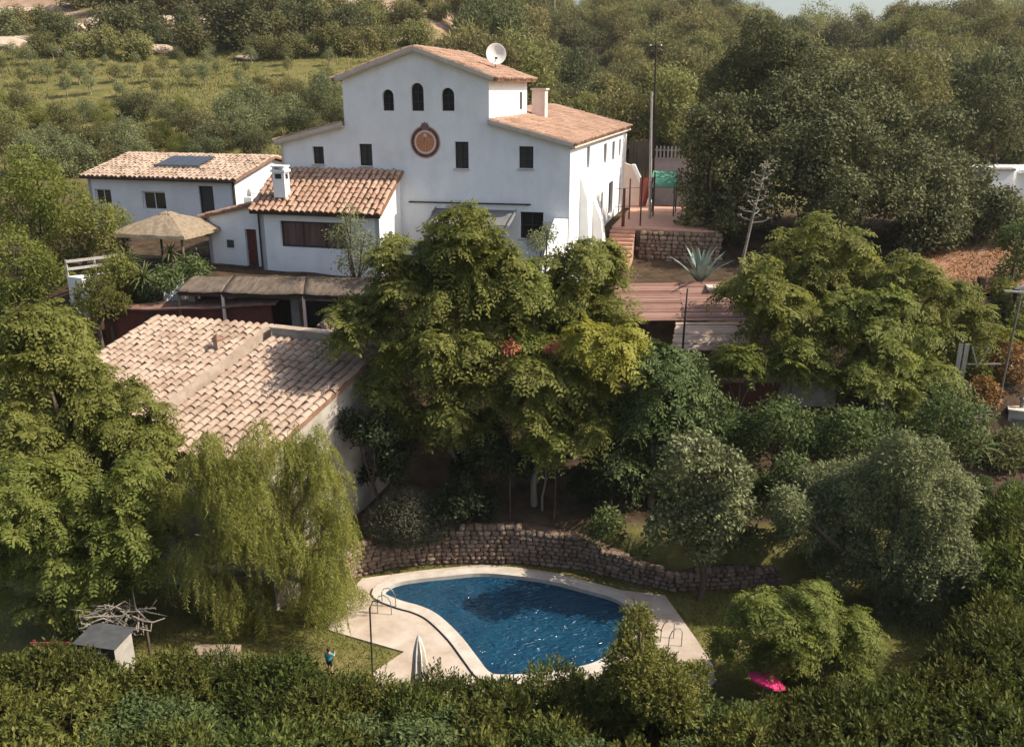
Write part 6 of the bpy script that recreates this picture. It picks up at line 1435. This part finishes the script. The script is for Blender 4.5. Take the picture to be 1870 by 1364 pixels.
p = Q(310, 455, 45.0); rosette('yucca', 'small yucca head right below the thatched canopy', (p.x, p.y, zgf(p.x, p.y)), 40, .9, .045, 'L_yucca', 9, (-.3, 1.3), .9, 'plant', p.z - zgf(p.x, p.y) - .2)
# pink flowers in the trees
for i, (u, v, lb) in enumerate(((932, 632, 'left spray of pink red flowers among the centre trees'), (1015, 636, 'right spray of pink red flowers among the centre trees'))):
    lobes = px_lobes([(u, v, 11, 0), (u + 12, v + 4, 8, .1), (u - 10, v + 6, 7, .1)], 32.3)
    plant('flower_spray', lb, 'flower', lobes, crown_leafy, 'L_pinkflower', 300 + i, gb_(u, 760, 32.3), .03, 4, n=40, per=6, L=.2, W=.055, spread=.06, crown='blossom')
# stone rubble heap beside the pergola
hp_ = thing('stone_heap', 'heap of brown rubble stones beside the reed pergola', 'stone heap', tuple(Q(625, 606, 38.0)))
rg = random.Random(12)
for k in range(130):
    r_ = rg.random() ** .5; a = rg.uniform(0, 6.28); x = 1.35 * r_ * math.cos(a); y = .7 * r_ * math.sin(a); z = (1 - r_) * .95 + rg.uniform(-.05, .05)
    s = rg.uniform(.09, .17); o = bpy.data.objects.new('stone', STONES[rg.randrange(8)]); link(o, hp_); o.location = (x, y, z); o.scale = (s * 2, s * 1.5, s * 1.3); o.rotation_euler = (rg.uniform(0, 3), rg.uniform(0, 3), rg.uniform(0, 3))
b = MB(); b.lathe([(1.4, -.6), (1.3, 0), (.7, .5), (.05, .9), (.001, .9)], n=18); o = b.build('core', M['stone_bed'], hp_); o.scale = (1, .52, 1)
# ------------------------------------------------------------------ by the pool
def handrail(label, u, v, rz):
    g = G(u, v, .05); t = thing('pool_ladder', label, 'ladder', (g.x, g.y, .05), rz)
    for y in (-.25, .25):
        b = MB(); b.tube([(0.0, y, 0), (0, y, .55), (.08, y, .72), (.25, y, .78), (.42, y, .70), (.52, y, .5), (.55, y, -.3)], .017, 8); b.build('rail', M['metal'], t)
    b = MB(); b.box((.50, -.25, -.28), (.60, .25, -.24)); b.build('step', M['metal'], t)
handrail('curved metal ladder rails on the right side of the pool', 1237, 1172, math.pi + .4)
handrail('small curved metal ladder rails at the left tip of the pool', 694, 1112, -.2)
shw = thing('pool_shower', 'slim bent pool shower pole on the lawn left of the pool', 'shower', tuple(G(681, 1246, .03)))
base_ = Vector(shw.location); tp = Q(674, 1100, base_.y - .05) - base_
b = MB(); b.tube([(0, 0, -.1), (tp.x * .6, 0, tp.z * .5), (tp.x, 0, tp.z * .92), (tp.x + .10, .02, tp.z), (tp.x + .28, .05, tp.z + .02)], .028, 8); b.build('pipe', M['dark_metal'], shw)
b = MB(); b.lathe([(.001, .05), (.06, .0), (.07, -.03), (.001, -.035)], (tp.x + .28, .05, tp.z), 10); b.build('shower_head', M['dark_metal'], shw)
# grey playhouse, dry branches, red fence at the lower left
ph = thing('garden_box', 'grey garden box with white trim behind the hedge at lower left', 'box', tuple(G(203, 1240, 0)), R(-12))
b = MB(); b.box((-.65, -.45, 0), (.65, .45, 1.62)); b.build('body', M['grey_board'], ph, .02)
b = MB(); b.add([(-.76, -.56, 1.64), (.76, -.56, 1.64), (.76, .56, 1.72), (-.76, .56, 1.72)], [(0, 1, 2, 3)]); o = b.build('lid', M['grey_board'], ph); s_ = o.modifiers.new('t', 'SOLIDIFY'); s_.thickness = .05
b = MB(); b.box((-.12, -.47, .5), (-.04, -.452, 1.3)); b.box((-.40, -.47, 1.3), (.25, -.452, 1.36)); b.build('trim', M['white_frame'], ph)
b = MB(); b.box((.655, -.45, .2), (.67, .45, 1.58)); b.build('side_panel', M['pole_grey'], ph)
br = thing('branch_pile', 'pile of pale dry branches above the grey garden box', 'branches', tuple(G(225, 1205, 0)))
rg = random.Random(21)
for k in range(75):
    a = Vector((rg.uniform(-1.1, 1.1), rg.uniform(-.4, .5), rg.uniform(1.2, 2.0))); d = Vector((rg.gauss(0, .5), rg.gauss(0, .3), rg.gauss(0, .25))); d2 = Vector((rg.gauss(0, .25), rg.gauss(0, .2), rg.gauss(0, .2))); b = MB()
    b.tube([a - d * .6, a + d2 * .5, a + d * .6], [.02, .03, .015], 5); b.build('branch', M['dry_wood'], br)
b = MB()
for x in (-.9, 0, .9): b.tube([(x, .1, -.1), (x, .1, 1.3)], .05, 6)
b.build('support', M['bark'], br)
rf_ = thing('red_fence', 'low dark red rail fence in shade beside the branch pile', 'fence', tuple(G(125, 1215, 0)))
for k in range(4):
    b = MB(); b.bar((-1.0 + k * .7, 0, 0), (-1.0 + k * .7, 0, 1.0), .08); b.build('post', M['dark_red'], rf_)
for z in (.35, .62, .9):
    b = MB(); b.bar((-1.1, -.05, z), (1.2, -.05, z + .03), .03, .10); b.build('rail', M['red_paint'], rf_)
gs = thing('garden_slab', 'pale stone slab and rubble under the pepper tree', 'slab', tuple(G(400, 1195, 0)))
b = MB(); b.box((-.9, -.3, 0), (.7, .3, .22)); b.build('slab', M['stone'], gs, .03)
rg = random.Random(8)
for k in range(24):
    o = bpy.data.objects.new('stone', STONES[rg.randrange(8)]); link(o, gs); o.location = (rg.uniform(-1.2, 1.3), -.55 + rg.uniform(-.25, .2), .08); o.scale = (.3, .24, .2); o.rotation_euler = (0, 0, rg.uniform(0, 6))
# ------------------------------------------------------------------ people
def person(label, loc, rz, H, shirt, legs, hair, pose, hat=None):
    """skinned figure: joints as fractions of the height H; pose overrides joints"""
    t = thing('person', label, 'person', loc, rz)
    J = dict(pelvis=(0, 0, .50), waist=(0, 0, .60), chest=(0, 0, .74), neck=(0, 0, .835), head=(0, -.01, .90), crown=(0, -.005, .965),
             shl=(.105, 0, .80), ell=(.14, .01, .63), wrl=(.135, -.06, .49), shr=(-.105, 0, .80), elr=(-.14, .01, .63), wrr=(-.135, -.06, .49),
             hil=(.055, 0, .49), knl=(.06, -.01, .27), anl=(.06, .01, .045), tol=(.065, -.085, .015), hir=(-.055, 0, .49), knr=(-.06, -.01, .27), anr=(-.06, .01, .045), tor=(-.065, -.085, .015))
    J.update(pose); J = {k: Vector(v) * H for k, v in J.items()}
    RAD = dict(pelvis=.072, waist=.066, chest=.078, neck=.032, head=.056, crown=.046, shl=.036, ell=.025, wrl=.018, shr=.036, elr=.025, wrr=.018, hil=.055, knl=.036, anl=.024, tol=.02, hir=.055, knr=.036, anr=.024, tor=.02)
    E_ = [('pelvis', 'waist'), ('waist', 'chest'), ('chest', 'neck'), ('neck', 'head'), ('head', 'crown'), ('chest', 'shl'), ('shl', 'ell'), ('ell', 'wrl'), ('chest', 'shr'), ('shr', 'elr'), ('elr', 'wrr'),
          ('pelvis', 'hil'), ('hil', 'knl'), ('knl', 'anl'), ('anl', 'tol'), ('pelvis', 'hir'), ('hir', 'knr'), ('knr', 'anr'), ('anr', 'tor')]
    def skin(name, edges, extra, k, m, parent, root):
        names = []; [names.append(n_) for e in edges for n_ in e if n_ not in names]
        vs = [J[n_] for n_ in names]; rad = [RAD[n_] * H * k for n_ in names]; es = [(names.index(a), names.index(b_)) for a, b_ in edges]
        for w, pts in extra:
            prev = names.index(w)
            for q_, r_ in pts: vs.append(q_); rad.append(r_); es.append((prev, len(vs) - 1)); prev = len(vs) - 1
        me = bpy.data.meshes.new(name); me.from_pydata([tuple(v) for v in vs], es, []); o = link(bpy.data.objects.new(name, me), parent); me.materials.append(m)
        sk = o.modifiers.new('skin', 'SKIN'); sk.use_smooth_shade = True
        for i, r_ in enumerate(rad): me.skin_vertices[0].data[i].radius = (r_, r_)
        me.skin_vertices[0].data[names.index(root)].use_root = True
        ss = o.modifiers.new('sub', 'SUBSURF'); ss.levels = 1; ss.render_levels = 2; return o
    ex_ = []
    for w, e in (('wrl', 'ell'), ('wrr', 'elr')):
        d = (J[w] - J[e]).normalized(); s = d.cross(Vector((0, 1, 0.2))).normalized(); up_ = s.cross(d)
        ex_.append((w, [(J[w] + d * .03 * H, .016 * H), (J[w] + d * .055 * H, .014 * H)]))
        for q_ in range(4):
            o_ = J[w] + d * .055 * H + s * (q_ - 1.5) * .011 * H; ln = (.030, .036, .034, .026)[q_] * H; ex_.append((w, [(o_, .0055 * H), (o_ + d * ln * .6 - up_ * .004 * H, .005 * H), (o_ + d * ln - up_ * .012 * H, .004 * H)]))
        o_ = J[w] + d * .02 * H + s * .024 * H; ex_.append((w, [(o_, .006 * H), (o_ + d * .02 * H + s * .008 * H, .005 * H)]))
    body = skin('body', E_, ex_, 1.0, M['skin'], t, 'pelvis')
    skin('shirt', [('pelvis', 'waist'), ('waist', 'chest'), ('chest', 'shl'), ('shl', 'ell'), ('chest', 'shr'), ('shr', 'elr')], [], 1.16, M[shirt], t, 'waist')
    skin('trousers', [('pelvis', 'hil'), ('hil', 'knl'), ('pelvis', 'hir'), ('hir', 'knr')] + ([('knl', 'anl'), ('knr', 'anr')] if legs[1] else []), [], 1.17, M[legs[0]], t, 'pelvis')
    hv = (J['crown'] - J['neck']).normalized(); c = J['head'].lerp(J['crown'], .5) + Vector((0, .012, .004)) * H
    bm = bmesh.new(); bmesh.ops.create_icosphere(bm, subdivisions=3, radius=.068 * H)
    for v in list(bm.verts):
        if v.co.z < -.01 * H and v.co.y < .02 * H: v.co *= .6
        v.co.z *= 1.12
    me = bpy.data.meshes.new('hair'); bm.to_mesh(me); bm.free(); me.materials.append(M[hair]); o = link(bpy.data.objects.new('hair' if not hat else 'hat', me), t); o.location = c; o.rotation_euler = hv.to_track_quat('Z', 'Y').to_euler()
    fc = MB(); f0 = J['head'] + Vector((0, -.058, .012)) * H
    for x in (-.022, .022): fc.box((f0.x + (x - .008) * H, f0.y - .004 * H, f0.z - .004 * H), (f0.x + (x + .008) * H, f0.y + .006 * H, f0.z + .004 * H))
    fc.box((f0.x - .014 * H, f0.y - .002 * H, f0.z - .046 * H), (f0.x + .014 * H, f0.y + .008 * H, f0.z - .040 * H))
    fc.build('face', M['hair'], body)
    ns_ = MB(); ns_.add([f0 + Vector((-.009, 0, -.03)) * H, f0 + Vector((.009, 0, -.03)) * H, f0 + Vector((0, .0, .005)) * H, f0 + Vector((0, -.018, -.027)) * H], [(0, 1, 3), (1, 2, 3), (2, 0, 3)]); ns_.build('nose', M['skin'], body)
    return t
g = G(603, 1229, .01)
person('child in turquoise shirt standing on the lawn left of the pool', (g.x, g.y, 0.01), R(165), .98, 'teal_cloth', ('black_cloth', False), 'hair', dict(elr=(-.16, -.06, .66), wrr=(-.13, -.15, .72), knl=(.06, -.05, .27)))
p = Q(1850, 560, 44.0); gz_ = p.z
person('person in white top bending forward at the right edge by the bank', (p.x, p.y, gz_), R(75), 1.65, 'white_cloth', ('black_cloth', True), 'hair', dict(waist=(0, -.07, .58), chest=(0, -.17, .66), neck=(0, -.25, .69), head=(0, -.31, .71), crown=(0, -.35, .745), shl=(.105, -.20, .66), shr=(-.105, -.20, .66), ell=(.13, -.25, .50), elr=(-.13, -.25, .50), wrl=(.10, -.32, .40), wrr=(-.10, -.32, .40)))
p = Q(1551, 640, 38.6)
person('person in white top seated under the trees right of the awning', (p.x, p.y, p.z - .6), R(20), 1.6, 'white_cloth', ('grey_board', True), 'hair', dict(knl=(.07, -.22, .47), anl=(.07, -.23, .25), tol=(.07, -.31, .22), knr=(-.07, -.22, .47), anr=(-.07, -.23, .25), tor=(-.07, -.31, .22), wrl=(.10, -.18, .55), wrr=(-.10, -.18, .55)))
# ------------------------------------------------------------------ light summer haze over the valley
hz = MB(); hz.box((-640, -68, -3.2), (690, 915, 104))
ho = hz.build('haze', None); tag(ho, 'thin pale summer haze in the air', 'haze', kind='stuff')
hm = bpy.data.materials.new('haze_air'); hm.use_nodes = True; hn = hm.node_tree
for n_ in list(hn.nodes):
    if n_.type == 'BSDF_PRINCIPLED': hn.nodes.remove(n_)
pv = hn.nodes.new('ShaderNodeVolumePrincipled'); pv.inputs['Color'].default_value = (.95, .95, .93, 1); pv.inputs['Density'].default_value = .00015; pv.inputs['Anisotropy'].default_value = .2
hn.links.new(pv.outputs[0], hn.nodes['Material Output'].inputs['Volume']); ho.data.materials.append(hm)
scene.cycles.volume_bounces = 0
